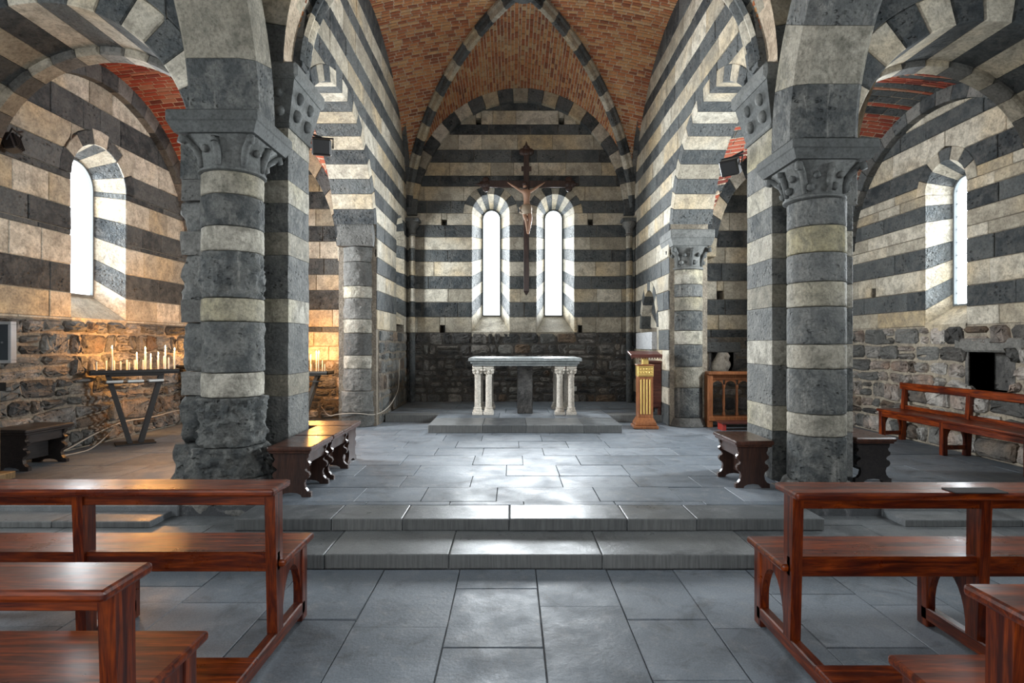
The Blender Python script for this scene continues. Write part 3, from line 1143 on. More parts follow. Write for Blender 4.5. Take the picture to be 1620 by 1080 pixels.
def rib(ceil, vt, sx, sy, t0, t1, n, w=.10, first='L'):
    """diagonal rib from the springing (t=1) towards the crown (t=0), alternating stones"""
    prof = [(-w * 1.0, 0), (-w * 1.0, -.05), (-w * .62, -.075), (-w * .60, -.11), (-w * .38, -.15), (0, -.165), (w * .38, -.15), (w * .60, -.11),
            (w * .62, -.075), (w * 1.0, -.05), (w * 1.0, 0)]
    def P(t):
        x, y = vt.xc + sx * vt.a * t, vt.yc + sy * vt.b * t
        return Vector((x, y, vt.zs + vt.h * math.sqrt(max(0, 1 - t * t)) + vt.dome * (1 - t * t)))
    ph = [math.asin(t1) + (math.asin(t0) - math.asin(t1)) * i / n for i in range(n + 1)]
    side = Vector((sx * vt.a, sy * vt.b, 0)).normalized().cross(Vector((0, 0, 1)))
    k0 = 0 if first == 'L' else 1
    for i in range(n):
        vs, fs = [], []
        m = 4
        for q in range(m + 1):
            f = q / m
            f = .006 + f * .988
            t = math.sin(ph[i] + (ph[i + 1] - ph[i]) * f)
            p = P(t)
            dt = .004
            d = (P(min(t + dt, 1)) - P(max(t - dt, 0))).normalized()
            up = side.cross(d)
            if up.z < 0 or (abs(up.z) < .05 and up.dot(Vector((sx, sy, 0))) < 0):
                up = -up
            vs += [p + side * a + up * b for a, b in prof]
        K = len(prof)
        for q in range(m):
            for j in range(K - 1):
                fs.append((q * K + j, q * K + j + 1, (q + 1) * K + j + 1, (q + 1) * K + j))
        fs.append(tuple(range(K)))
        fs.append(tuple(reversed(range(m * K, (m + 1) * K))))
        MB().add(vs, fs).build('rib_stone', M[('light', 'dark')[(i + k0) % 2]], ceil, smooth=35)
for sx in (-1, 1):
    for sy in (-1, 1):
        rib(ceil, V1, sx, sy, .02, .998, 15, first='D')
# boss where the ribs cross
MB().lathe([(.05, 6.72), (.17, 6.74), (.22, 6.80), (.22, 6.95)], XC, YC, 16).build('boss', M['dark'], ceil, smooth=40)
# wall ribs along the side walls
for wx, fr in ((XL, FL(XL)), (XR, FR(XR))):
    ring(ceil, fr, YC, ZS, VBB - .10, VBB + .04, 2, 178, 29, .10, -.02, 'D', mats=('grey', 'dark'), sub=2, sy=(VH + VD) / VBB * .99, name='wall_rib_stone')

# ------------------------------------------------------------------ candle aisle (left)
V2 = Vault(-4.1, 7.55, 1.35, 2.15, 2.9, 2.2, .1)
cl2 = vault_surface('ceiling_candle_aisle', V2, 'red brick vault of the candle aisle', n=(28, 36))
rnd.seed(71)
vault_bricks(cl2, V2, 'brick_red', lambda: (.075 * rnd.uniform(.9, 1.1), 'B'), .20, ('back', 'left', 'right', 'front'), 300,
             vis=lambda u, v, c: (u < 310 and c.y > 6.4) or (480 < u < 600 and v < 360))
LZ = [1.79, 2.13, 2.47, 2.84, 3.18, 3.52, 3.88, 4.23, 4.60, 4.95, 5.22]
LLEV = [(z, 'L' if i % 2 == 0 else 'D') for i, z in enumerate(LZ)]
LCR = [(Z2 - .2, 1.79, 'C')] + [(LZ[i], LZ[i + 1], 'L' if i % 2 == 0 else 'D') for i in range(len(LZ) - 1)]
def lim(vt, sg, axis='y', lo=None, hi=None):
    c, b = (vt.yc, vt.b) if axis == 'y' else (vt.xc, vt.a)
    def f(t):
        if t <= vt.zs:
            return hi if sg > 0 else lo
        e = c + sg * (b + .02) * math.sqrt(max(0, 1 - ((t - vt.zs) / (vt.h + vt.dome * .2)) ** 2))
        return e
    return f
def split_at(crs, zs):
    out = []
    for t0, t1, k in crs:
        cuts = [t0] + [z for z in zs if t0 + .02 < z < t1 - .02] + [t1]
        out += [(a, b, k) for a, b in zip(cuts, cuts[1:])]
    return out
lwin = dict(c=7.52, hw=.50, bottom=1.82, spring=3.60)
def win_op(d, ro):
    c, hw, sp = d['c'], d['hw'], d['spring']
    def half(t):
        return hw if t < sp else math.sqrt(max(0, ro ** 2 - (t - sp) ** 2))
    return Op(d['bottom'], sp + ro, lambda t: c - half(t), lambda t: c + half(t))
wal = build_wall('wall_aisle_left', FL(XOL), split_at(LCR, [1.82, 2.9, 3.60]), lim(V2, -1, 'y', 5.3, 9.95), lim(V2, 1, 'y', 5.3, 9.95),
                 [win_op(lwin, .68)], .6, lens=(.42, .9), label='striped outer wall of the candle aisle with rubble below', seed=72)
rubble(wal, FL(XOL), 5.3, 9.95, Z2, 1.79, .36, .215, ['rubble', 'rubble', 'rubble_dark', 'rubble_dark', 'grey'], depth=.10, seed=73)
rnd.seed(74)
ring(wal, FL(XOL), V2.yc, V2.zs, V2.b - .2, V2.b + .02, 2, 178, 21, .12, -.04, 'D', mats=('grey', 'dark'), sub=2, sy=V2.h / V2.b)
ring(wal, FL(XOL), lwin['c'], lwin['spring'], .50, .68, 0, 180, 7, .02, -.1, 'D', sub=2, jr=.03)
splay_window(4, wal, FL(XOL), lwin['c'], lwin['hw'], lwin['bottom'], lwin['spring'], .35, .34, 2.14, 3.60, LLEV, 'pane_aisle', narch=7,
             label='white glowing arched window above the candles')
# end wall of the candle aisle
EZ = [1.20, 1.45, 1.70, 1.79, 2.09, 2.43, 2.70, 2.98, 3.28, 3.55, 3.85, 4.15, 4.45, 4.75, 5.08]
EK = ['L', 'L', 'D', 'L', 'D', 'L', 'D', 'L', 'D', 'L', 'D', 'L', 'D', 'L']
ECR = [(Z2 - .2, 1.20, 'C')] + [(a, b, k) for a, b, k in zip(EZ, EZ[1:], EK)]
YEL = 9.95
wel = build_wall('wall_aisle_end_left', FB(YEL), ECR, lim(V2, -1, 'x', XOL, -2.7), lim(V2, 1, 'x', XOL, -2.7), [], .5, lens=(.35, .6),
                 label='end wall of the candle aisle lit by candlelight', seed=75)
rubble(wel, FB(YEL), XOL, -2.7, Z2, 1.20, .26, .13, ['rubble', 'rubble_pale', 'rubble'], depth=.04, seed=76)
rnd.seed(77)
ring(wel, FB(YEL), V2.xc, V2.zs, V2.a - .2, V2.a + .02, 0, 180, 15, .32, -.02, 'L', sub=2, sy=V2.h / V2.a)

# ------------------------------------------------------------------ bench aisle (right)
V3 = Vault(4.275, 7.3, 1.175, 1.9, 2.9, 1.75, .1)
cl3 = vault_surface('ceiling_bench_aisle', V3, 'brick and stone vault of the bench aisle', n=(28, 36))
rnd.seed(81)
vault_bricks(cl3, V3, 'brick_red', lambda: (.072 * rnd.uniform(.9, 1.1), 'B') if rnd.random() < .68 else (.16, 'S'), .20, ('back', 'left', 'right', 'front'), 300,
             stone_key='dark', vis=lambda u, v, c: (u > 1350 and c.y > 6.2) or (1100 < u < 1190 and v < 360))
RZ = [1.72, 1.94, 2.19, 2.47, 2.75, 3.09, 3.31, 3.58, 3.85, 4.17, 4.40, 4.68]
RLEV = [(z, 'L' if i % 2 == 0 else 'D') for i, z in enumerate(RZ)]
RCR = [(Z2 - .2, .95, 'C'), (.95, 1.40, 'C'), (1.40, 1.72, 'C')] + [(RZ[i], RZ[i + 1], 'L' if i % 2 == 0 else 'D') for i in range(len(RZ) - 1)]
rwin = dict(c=7.15, hw=.34, bottom=1.74, spring=3.45)
war = build_wall('wall_aisle_right', FR(XOR), split_at(RCR, [1.74, 2.9, 3.45]), lim(V3, -1, 'y', 5.3, 9.6), lim(V3, 1, 'y', 5.3, 9.6),
                 [win_op(rwin, .50), rect_op(6.20, 6.78, .95, 1.40)], .6, lens=(.45, 1.0), label='striped outer wall of the bench aisle with rubble below', seed=82, holes=[(8.56, 2.3)])
rubble(war, FR(XOR), 5.3, 9.6, Z2, 1.72, .34, .20, ['rubble_pale', 'rubble_pale', 'rubble_pale', 'rubble', 'grey'], holes=[(6.16, 6.82, .92, 1.44)], depth=.09, seed=83, bed='mortar')
nl = MB()
nl.box(XOR + .30, XOR + .36, 6.1, 6.9, .85, 1.5)
nl.box(XOR - .01, XOR + .32, 6.15, 6.20, .93, 1.42)
nl.box(XOR - .01, XOR + .32, 6.78, 6.83, .93, 1.42)
nl.box(XOR - .01, XOR + .32, 6.15, 6.83, .90, .95)
nl.build('niche_lining', M['rubble_dark'], war)
MB().box(XOR - .05, XOR + .3, 6.02, 6.96, 1.40, 1.56, .02).build('niche_lintel', M['grey'], war)
rnd.seed(84)
ring(war, FR(XOR), V3.yc, V3.zs, V3.b - .17, V3.b + .02, 2, 178, 21, .12, -.04, 'D', mats=('grey', 'dark'), sub=2, sy=V3.h / V3.b)
ring(war, FR(XOR), rwin['c'], rwin['spring'], .34, .50, 0, 180, 7, .016, -.1, 'L', sub=2)
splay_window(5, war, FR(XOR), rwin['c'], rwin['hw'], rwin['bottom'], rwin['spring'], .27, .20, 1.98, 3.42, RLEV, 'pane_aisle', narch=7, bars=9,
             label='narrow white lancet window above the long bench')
YER = 9.6
FZ = [1.60, 1.73, 1.98, 2.24, 2.55, 2.85, 3.12, 3.40, 3.70, 4.0, 4.3, 4.64]
FCR = [(Z2 - .2, 1.02, 'C'), (1.02, 1.35, 'C'), (1.35, 1.60, 'C')] + [(FZ[i], FZ[i + 1], 'D' if i % 2 == 0 else 'L') for i in range(len(FZ) - 1)]
wer = build_wall('wall_aisle_end_right', FB(YER), FCR, lim(V3, -1, 'x', 3.05, XOR), lim(V3, 1, 'x', 3.05, XOR), [rect_op(3.36, 3.74, 1.02, 1.35)], .5, lens=(.4, .7),
                 label='end wall of the bench aisle with the bust niche', seed=85, holes=[(3.51, 2.3)])
rubble(wer, FB(YER), 3.05, XOR, Z2, 1.60, .34, .2, ['rubble_dark', 'rubble_dark', 'grey'], holes=[(3.32, 3.78, .98, 1.52)], depth=.04, seed=86)
nl = MB()
nl.box(3.3, 3.8, YER + .3, YER + .36, .95, 1.45)
nl.box(3.32, 3.36, YER, YER + .32, 1.0, 1.37)
nl.box(3.74, 3.78, YER, YER + .32, 1.0, 1.37)
nl.box(3.3, 3.8, YER - .03, YER + .32, .97, 1.02)
nl.build('niche_lining', M['rubble_dark'], wer)
MB().box(3.26, 3.84, YER - .05, YER + .3, 1.35, 1.52, .015).build('niche_lintel', M['dark'], wer)
rnd.seed(87)
ring(wer, FB(YER), V3.xc, V3.zs, V3.a - .2, V3.a + .02, 0, 180, 15, .40, -.02, 'L', sub=2, sy=V3.h / V3.a)

# ------------------------------------------------------------------ transverse arches at the entrance of chancel and aisles
SC = [(3.0 + .36 * i, 3.0 + .36 * (i + 1), 'L' if i % 2 == 0 else 'D') for i in range(13)]
def tarch(name, label, y, cx, cz, r0, r1, x0, x1, a0, a1, n, depth, first, zmin, courses, seed, second=None, blocks=True):
    crs = [(max(a, zmin), b, k if blocks else 'C') for a, b, k in courses if b > zmin + .03]
    crs = split_at(crs, [cz])
    def half(t):
        return r1 if t <= cz else math.sqrt(max(0, r1 ** 2 - (t - cz) ** 2))
    op = Op(-1, cz + r1, lambda t: cx - half(t), lambda t: cx + half(t))
    w = build_wall(name, FB(y), crs, lambda t: x0, lambda t: x1, [op], depth, label=label, lens=(.4, .7), seed=seed)
    rnd.seed(seed + 1)
    ring(w, FB(y), cx, cz, r0, r1, a0, a1, n, .012, -depth, first, sub=3, bev=.012)
    if second:
        ring(w, FB(y + depth), cx, cz, r0 - second, r1 - .05, a0, a1, n, .0, -.18, first, mats=('light', 'grey'), sub=3, bev=.02)
    return w
tarch('wall_chancel_arch', 'striped arch between nave and altar vault', 5.47, XC, 4.16, 2.325, 2.85, -2.9, 3.2, 0, 180, 19, .56, 'D', 4.16, SC, 91)
tarch('wall_arch_left', 'striped arch leading into the candle aisle', 4.76, -3.94, 3.08, 1.27, 1.56, XOL, -2.45, 14, 180, 15, .70, 'D', 3.3, SC, 93, second=.07)
tarch('wall_arch_right', 'striped arch leading into the bench aisle', 4.80, 4.03, 3.05, 1.17, 1.46, 2.7, XOR, 0, 173, 15, .66, 'D', 3.2, SC, 95, second=.05)
# nave aisle side walls; their unseen windows are added to brighten the aisles
for nm, fr, num, lab in (('wall_nave_left', FL(XOL), 6, 'unseen lancet window added to light the aisle walls, candle side'), ('wall_nave_right', FR(XOR), 7, 'unseen lancet window added to light the aisle walls, bench side')):
    nwin = dict(c=2.6, hw=.62, bottom=1.5, spring=3.6)
    w = build_wall(nm, fr, split_at([(-.1, 1.5, 'C'), (1.5, 4.4, 'C'), (4.4, 7.6, 'C')], [1.5, 3.6]), lambda t: .4, lambda t: 5.32, [win_op(nwin, .8)], .6, core='grey',
                   label='plain outer wall of the nave on the ' + ('candle' if num == 6 else 'bench') + ' side')
    ring(w, fr, nwin['c'], nwin['spring'], .62, .8, 0, 180, 9, .012, -.1, 'L', sub=2)
    splay_window(num, w, fr, nwin['c'], .62, 1.5, 3.6, .35, .45, 1.8, 3.6, RLEV, 'pane_fill', narch=9, label=lab)

# ------------------------------------------------------------------ piers and columns
def rough_drum(parent, cx, cy, z0, z1, r, key, amp=.0, name='drum', n=80, seed=0, flare=0.0, freq=6.0, gap=.003):
    rings = (24 if amp > .015 else 7) if amp else 3
    b = .008
    zs_ = [z0 + gap, z0 + gap + b] + [z0 + (z1 - z0) * (i + 1) / (rings + 1) for i in range(rings)] + [z1 - gap - b, z1 - gap]
    vs, fs = [], []
    for q, z in enumerate(zs_):
        rr = r - (b if q in (0, len(zs_) - 1) else 0)
        rr += flare * (1 - (z - z0) / (z1 - z0))
        for i in range(n):
            a = 2 * PI * i / n
            x, y = math.cos(a), math.sin(a)
            d = 0
            if amp:
                p = Vector((x * r, y * r, z + seed * 7.3))
                d = amp * (noise.noise(p * freq) * .8 + noise.noise(p * freq * 2.4) * .6 - abs(noise.noise(p * freq * 4.1)) * .9 + .1)
                c = noise.cell(p * freq * 1.7)
                d -= amp * .5 * max(0, c - .55)
            vs.append((cx + (rr + d) * x, cy + (rr + d) * y, z))
    m = len(zs_)
    for q in range(m - 1):
        for i in range(n):
            j = (i + 1) % n
            fs.append((q * n + i, q * n + j, (q + 1) * n + j, (q + 1) * n + i))
    fs.append(tuple(reversed(range(n))))
    fs.append(tuple((m - 1) * n + i for i in range(n)))
    return MB().add(vs, fs).build(name, M[key], parent, smooth=50)

def rough_box(parent, x0, x1, y0, y1, z0, z1, key, amp=0.0, name='pilaster_stone', seed=0, sub=5, gap=.002):
    if not amp:
        return MB().box(x0, x1, y0, y1, z0 + gap, z1 - gap, .008).build(name, M[key], parent)
    bm = bmesh.new()
    bmesh.ops.create_cube(bm, size=1)
    bmesh.ops.subdivide_edges(bm, edges=bm.edges[:], cuts=sub, use_grid_fill=True)
    cx, cy, cz = (x0 + x1) / 2, (y0 + y1) / 2, (z0 + z1) / 2
    for v in bm.verts:
        p = Vector((cx + v.co.x * (x1 - x0), cy + v.co.y * (y1 - y0), cz + v.co.z * (z1 - z0 - 2 * gap)))
        d = Vector((noise.noise(p * 6 + Vector((seed, 0, 0))), noise.noise(p * 6 + Vector((0, seed + 9, 0))), .3 * noise.noise(p * 6 + Vector((0, 0, seed + 20)))))
        d += .5 * Vector((noise.noise(p * 13), noise.noise(p * 13 + Vector((5, 5, 5))), 0))
        cut = sum(1 for q in v.co if abs(q) > .49)
        if cut >= 2:
            p -= Vector((v.co.x, v.co.y, 0)) * amp * .9
        v.co = p + d * amp
    mb = MB().bm(bm)
    return mb.build(name, M[key], parent, smooth=60)

def capital(parent, cx, cy, z0, zm, z1, r, half, key='darkcol', bosses=True, worn=0.0, seed=0, ab_half=None):
    """neck ring and flaring bell with crocket leaves, square abacus on top"""
    rnd.seed(100 + seed)
    n = 32
    vs, fs = [], []
    prof = [(0, r * 1.0), (.03, r * 1.07), (.09, r * 1.07), (.12, r * .99), (.35, r * 1.0), (.6, r * 1.05), (.82, r * 1.15), (1.0, half * .90)]
    def bell(f, a):
        for (f0, r0_), (f1, r1_) in zip(prof, prof[1:]):
            if f0 <= f <= f1:
                rr = r0_ + (r1_ - r0_) * (f - f0) / (f1 - f0)
        k = 1 / max(abs(math.cos(a)), abs(math.sin(a)))
        return rr * (1 + (min(k, 1.30) - 1) * max(0.0, (f - .6) / .4))
    for f, rr in prof:
        sq = max(0.0, (f - .6) / .4)
        for i in range(n):
            a = 2 * PI * i / n
            c, s = math.cos(a), math.sin(a)
            k = 1 / max(abs(c), abs(s))
            q = rr * (1 + (min(k, 1.30) - 1) * sq)
            d = worn * noise.noise(Vector((c * 3, s * 3, f * 4 + seed)))
            vs.append((cx + (q + d) * c, cy + (q + d) * s, z0 + (zm - z0) * f))
    m = len(prof)
    for k in range(m - 1):
        for i in range(n):
            j = (i + 1) % n
            fs.append((k * n + i, k * n + j, (k + 1) * n + j, (k + 1) * n + i))
    fs.append(tuple(reversed(range(n))))
    fs.append(tuple((m - 1) * n + i for i in range(n)))
    cap = MB().add(vs, fs).build('capital', M[key], parent, smooth=45)
    ah = ab_half or half
    bm = bmesh.new()
    bmesh.ops.create_cube(bm, size=1)
    for v in bm.verts:
        low = v.co.z < 0
        k = ah * (1.0 if low else 1.12)
        v.co = Vector((cx + 2 * v.co.x * k, cy + 2 * v.co.y * k, zm if low else zm + (z1 - zm) * .45))
    mb = MB().bm(bm)
    mb.box(cx - ah * 1.14, cx + ah * 1.14, cy - ah * 1.14, cy + ah * 1.14, zm + (z1 - zm) * .45, z1, .012)
    mb.build('abacus', M[key], cap)
    H = zm - z0
    # crocket leaves at the corners and faces
    for i in range(8):
        a = PI / 4 * i
        corner = i % 2 == 1
        c, s = math.cos(a), math.sin(a)
        tip = 1.10 if corner else 1.04
        pts = [(f, bell(f, a) * m_) for f, m_ in ((.14, 1.02), (.40, 1.03), (.66, 1.05), (.86, 1.08))]
        pts = [(cx + c * R_, cy + s * R_, z0 + H * f) for f, R_ in pts]
        Rt = bell(.92, a) * tip
        pts += [(cx + c * Rt, cy + s * Rt, z0 + H * .90), (cx + c * Rt * 1.03, cy + s * Rt * 1.03, z0 + H * .74)]
        MB().tube(pts, [r * .09, r * .12, r * .13, r * .12, r * .14, r * .12], 8).build('crocket_leaf', M[key], cap, smooth=True)
        if bosses:
            for j, (f, da, q) in enumerate(((.30, .2, .16), (.62, .39, .15)) if i % 2 else ((.30, .2, .16), (.62, .39, .15))):
                if worn and rnd.random() < .35:
                    continue
                a2 = a + da
                R = bell(f, a2) + r * q * .35
                MB().ball((cx + math.cos(a2) * R, cy + math.sin(a2) * R, z0 + H * f), r * q, sub=1).build('leaf_ball', M[key], cap, smooth=True)
    return cap

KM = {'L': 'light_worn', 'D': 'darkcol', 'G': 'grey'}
def stack(fn, zs_, first):
    k = first
    for a, b in zip(zs_, zs_[1:]):
        fn(a, b, k)
        k = 'D' if k == 'L' else 'L'

# left pier: rough weathered column in front, pilaster behind
lp = thing('stone_pier', 'weathered striped compound pier with eroded round shaft, beside the candle aisle', 'column')
LX, LY, LR = -2.45, 5.0, .252
ZL = [2.95, 2.76, 2.49, 2.28, 1.885, 1.685, 1.25, 1.04, .62]
k = 'L'
for i, (a, b) in enumerate(zip(ZL, ZL[1:])):
    amp = {0: .006, 1: .010, 2: .006, 3: .036, 4: .007, 5: .016, 6: .008, 7: .05}[i]
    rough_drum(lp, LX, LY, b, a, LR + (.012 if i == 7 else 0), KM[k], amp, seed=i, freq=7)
    # narrow squared shaft on the aisle side
    rough_box(lp, -2.93, -2.66, 5.02, 5.5, b, a, 'grey' if k == 'L' else KM[k], .055 if k == 'D' else .010, 'side_shaft_stone', seed=i, sub=9)
    k = 'D' if k == 'L' else 'L'
rough_drum(lp, LX - .02, LY, .36, .62, .30, 'darkcol', .045, name='base_drum', seed=20, flare=.06, freq=7)
rough_drum(lp, LX - .03, LY, .20, .36, .37, 'darkcol', .05, name='base_drum', seed=22, flare=.03, freq=7)
rough_box(lp, -2.98, -2.66, 4.95, 5.5, .19, .62, 'darkcol', .05, 'base_stone', seed=4, sub=6)
for i, (a, b) in enumerate(((-2.93, -2.70), (-2.70, -2.44), (-2.44, -2.16))):
    rough_box(lp, a, b, 4.62, 5.3, .098, .205, 'grey', .022, 'plinth_stone', seed=30 + i, sub=5)
PZ = [.19, .99, 1.20, 1.70, 1.93, 2.35, 2.57, 2.85, 3.07, 3.40, 3.60]
k = 'D'
for i, (a, b) in enumerate(zip(PZ, PZ[1:])):
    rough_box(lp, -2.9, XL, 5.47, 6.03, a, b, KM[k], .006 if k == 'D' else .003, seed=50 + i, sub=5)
    k = 'D' if k == 'L' else 'L'
rough_box(lp, -2.70, -2.24, 5.40, 5.49, .19, .52, 'darkcol', .02, 'base_stone', seed=66)
capital(lp, LX, LY, 2.95, 3.235, 3.41, LR, .33, worn=.012, seed=1, key='carved')
rough_box(lp, -2.93, -2.62, 5.02, 5.5, 2.95, 3.42, 'darkcol', .008, 'side_shaft_stone', seed=71)

def pil_capital(parent, xf, sg, y0, y1, z0, z1, key, seed):
    """capital wrapped round a flat pilaster: bell block, abacus and rows of carved balls"""
    xi = xf + sg * .03
    xb = xf - sg * .7
    c = MB()
    lo, hi = min(xi, xb), max(xi, xb)
    bm = bmesh.new()
    bmesh.ops.create_cube(bm, size=1)
    for v in bm.verts:
        g = 0.0 if v.co.z < 0 else .085
        inner = (v.co.x > 0) == (sg > 0)
        x = (xf + sg * (.005 + g)) if inner else xb
        y = (y0 - .005 - g) if v.co.y < 0 else (y1 + .005 + g)
        v.co = Vector((x, y, z0 if v.co.z < 0 else z0 + (z1 - z0) * .72))
    c.bm(bm)
    cap = c.build('pilaster_capital', M[key], parent)
    ax = sorted((xf + sg * .13, xb))
    MB().box(ax[0], ax[1], y0 - .13, y1 + .13, z0 + (z1 - z0) * .72, z1, .03).build('abacus', M[key], cap)
    MB().box(*sorted((xf + sg * .025, xb)), y0 - .025, y1 + .025, z0 - .03, z0 + .02, .01).build('neck_ring', M[key], cap)
    for r_, f in ((0, .22), (1, .52)):
        for i in range(2):
            y = y0 + (y1 - y0) * (i + .5) / 2 - .03
            MB().ball((xf + sg * (.02 + .085 * f), y, z0 + (z1 - z0) * f), .062, (.8, 1, 1), 2).build('carved_ball', M[key], cap, smooth=True)
        for i in range(2):
            x = xf - sg * (.07 + .17 * i)
            MB().ball((x, y0 - .02 - .07 * f, z0 + (z1 - z0) * f), .052, (1, .8, 1), 2).build('carved_ball', M[key], cap, smooth=True)
    return cap
pil_capital(lp, XL, 1, 5.47, 6.03, 3.60, 4.16, 'carved', 1)

# right pier
rp = thing('stone_pier', 'smooth striped compound pier with round shaft, beside the bench aisle', 'column')
RX, RY, RR = 2.70, 5.05, .236
ZRR = [2.74, 2.51, 2.28, 2.03, 1.815, 1.49, 1.28, .89, .70, .30]
k = 'D'
for i, (a, b) in enumerate(zip(ZRR, ZRR[1:])):
    rough_drum(rp, RX, RY, b, a, RR, KM[k], .003, seed=70 + i)
    rough_box(rp, RX + .10, RX + .36, 5.1, 5.5, b, a, KM[k], 0, 'side_shaft_stone')
    k = 'D' if k == 'L' else 'L'
rough_drum(rp, RX, RY, .19, .30, RR + .03, 'grey', .006, name='base_drum', seed=91, flare=.05)
rough_box(rp, 2.42, 3.0, 4.74, 5.35, .10, .195, 'rubble', .02, 'plinth_stone', seed=93)
PZ2 = [.19, .66, .90, 1.29, 1.53, 1.85, 2.07, 2.32, 2.56, 2.82, 3.05, 3.30, 3.60]
k = 'D'
for i, (a, b) in enumerate(zip(PZ2, PZ2[1:])):
    rough_box(rp, XR, 3.2, 5.47, 6.05, a, b, KM[k], .002, seed=100 + i, sub=4)
    k = 'D' if k == 'L' else 'L'
capital(rp, RX - .02, RY, 2.74, 3.04, 3.20, RR, .315, seed=2, key='carved')
rough_box(rp, RX + .10, RX + .40, 5.1, 5.5, 2.74, 3.2, 'darkcol', 0, 'side_shaft_stone')
pil_capital(rp, XR, -1, 5.47, 6.05, 3.60, 4.16, 'carved', 2)

def chamfer_ring(parent, fr, cs, ct, r0, r1, w, ch, ch2, span, n, mats):
    sec = [(r1, 0), (r0 + ch, 0), (r0, -ch), (r0, -w + ch2), (r0 + ch2, -w), (r1, -w)]
    K = len(sec)
    for i in range(n):
        vs, fs = [], []
        m = 4
        for q in range(m + 1):
            a = math.radians(span * (i + .004 + q / m * .992) / n)
            for r, nn in sec:
                vs.append(fr.p(cs + r * math.cos(a), ct + r * math.sin(a), nn))
        for q in range(m):
            for j in range(K):
                k = (j + 1) % K
                fs.append((q * K + j, q * K + k, (q + 1) * K + k, (q + 1) * K + j))
        fs.append(tuple(range(K)))
        fs.append(tuple(reversed(range(m * K, (m + 1) * K))))
        MB().add(vs, fs).build('voussoir', M[mats[i % 2]], parent, smooth=25)

# springers of the nave arcade, curving over towards the viewer
for nm, x, fr, z, lab, sd in (('wall_arcade_left', -2.13, FL(-2.13), 3.41, 'nave arcade arch springing from the weathered pier', 1),
                          ('wall_arcade_right', 2.33, FR(2.33), 3.20, 'nave arcade arch springing from the smooth pier', 2)):
    rnd.seed(200 + sd)
    core = MB()
    xs = (x - .5, x - .05) if x < 0 else (x + .05, x + .5)
    core.box(xs[0], xs[1], .9, 4.9, z + 1.95, 7.6)
    w = struct(core.build(nm, M['mortar']), lab)
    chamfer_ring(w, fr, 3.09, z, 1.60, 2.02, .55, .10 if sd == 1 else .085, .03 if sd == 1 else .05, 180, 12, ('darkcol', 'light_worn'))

# far responds
lr = thing('stone_column', 'worn striped half column at the far end of the arch, beside the candles', 'column')
zz = [3.02, 2.78, 2.40, 2.21, 1.88, 1.66, 1.31, 1.10, .75, .42, .19]
kk = ['D', 'D', 'L', 'D', 'L', 'D', 'L', 'D', 'D', 'D']
for i, (a, b, k) in enumerate(zip(zz, zz[1:], kk)):
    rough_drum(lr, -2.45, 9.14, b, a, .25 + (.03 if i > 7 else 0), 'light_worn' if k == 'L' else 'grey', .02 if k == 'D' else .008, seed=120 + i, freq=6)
rough_box(lr, -2.74, -2.17, 8.86, 9.4, 3.02, 3.36, 'grey', .02, 'capital', seed=9)
rr_ = thing('stone_column', 'striped half column with leafy capital behind the lectern', 'column')
zz = [2.66, 2.43, 2.23, 2.01, 1.70, 1.48, 1.13, .80, .33]
k = 'L'
for i, (a, b) in enumerate(zip(zz, zz[1:])):
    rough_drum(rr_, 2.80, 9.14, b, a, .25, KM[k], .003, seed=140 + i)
    k = 'D' if k == 'L' else 'L'
rough_drum(rr_, 2.80, 9.14, .19, .33, .26, 'grey', 0.004, name='base_drum', seed=151, flare=.06)
capital(rr_, 2.80, 9.14, 2.66, 3.02, 3.27, .25, .31, seed=3, key='carved', ab_half=.30)

# corner colonnettes under the vault ribs
for x, lab in ((-2.02, 'slender banded colonnette in the dark corner of the altar wall'), (2.37, 'slender banded colonnette in the corner behind the lectern')):
    cn = thing('colonnette', lab, 'column', (x, 11.5, Z3))
    zs_ = [0] + [z - Z3 for z, _ in LEV if z < 3.9]
    k = 'D'
    for a, b in zip(zs_, zs_[1:]):
        rough_drum(cn, 0, 0, a, b, .065, 'light' if k == 'L' else 'dark', .002, n=16, seed=int(a * 10))
        k = 'D' if k == 'L' else 'L'
    b = zs_[-1]
    MB().lathe([(.065, b), (.09, b + .02), (.07, b + .04), (.08, b + .13), (.14, b + .2), (.14, b + .27)], 0, 0, 12).build('capital', M['grey'], cn, smooth=40)
    MB().box(-.16, .16, -.14, .12, b + .27, b + .34, .01).build('abacus', M['dark'], cn)

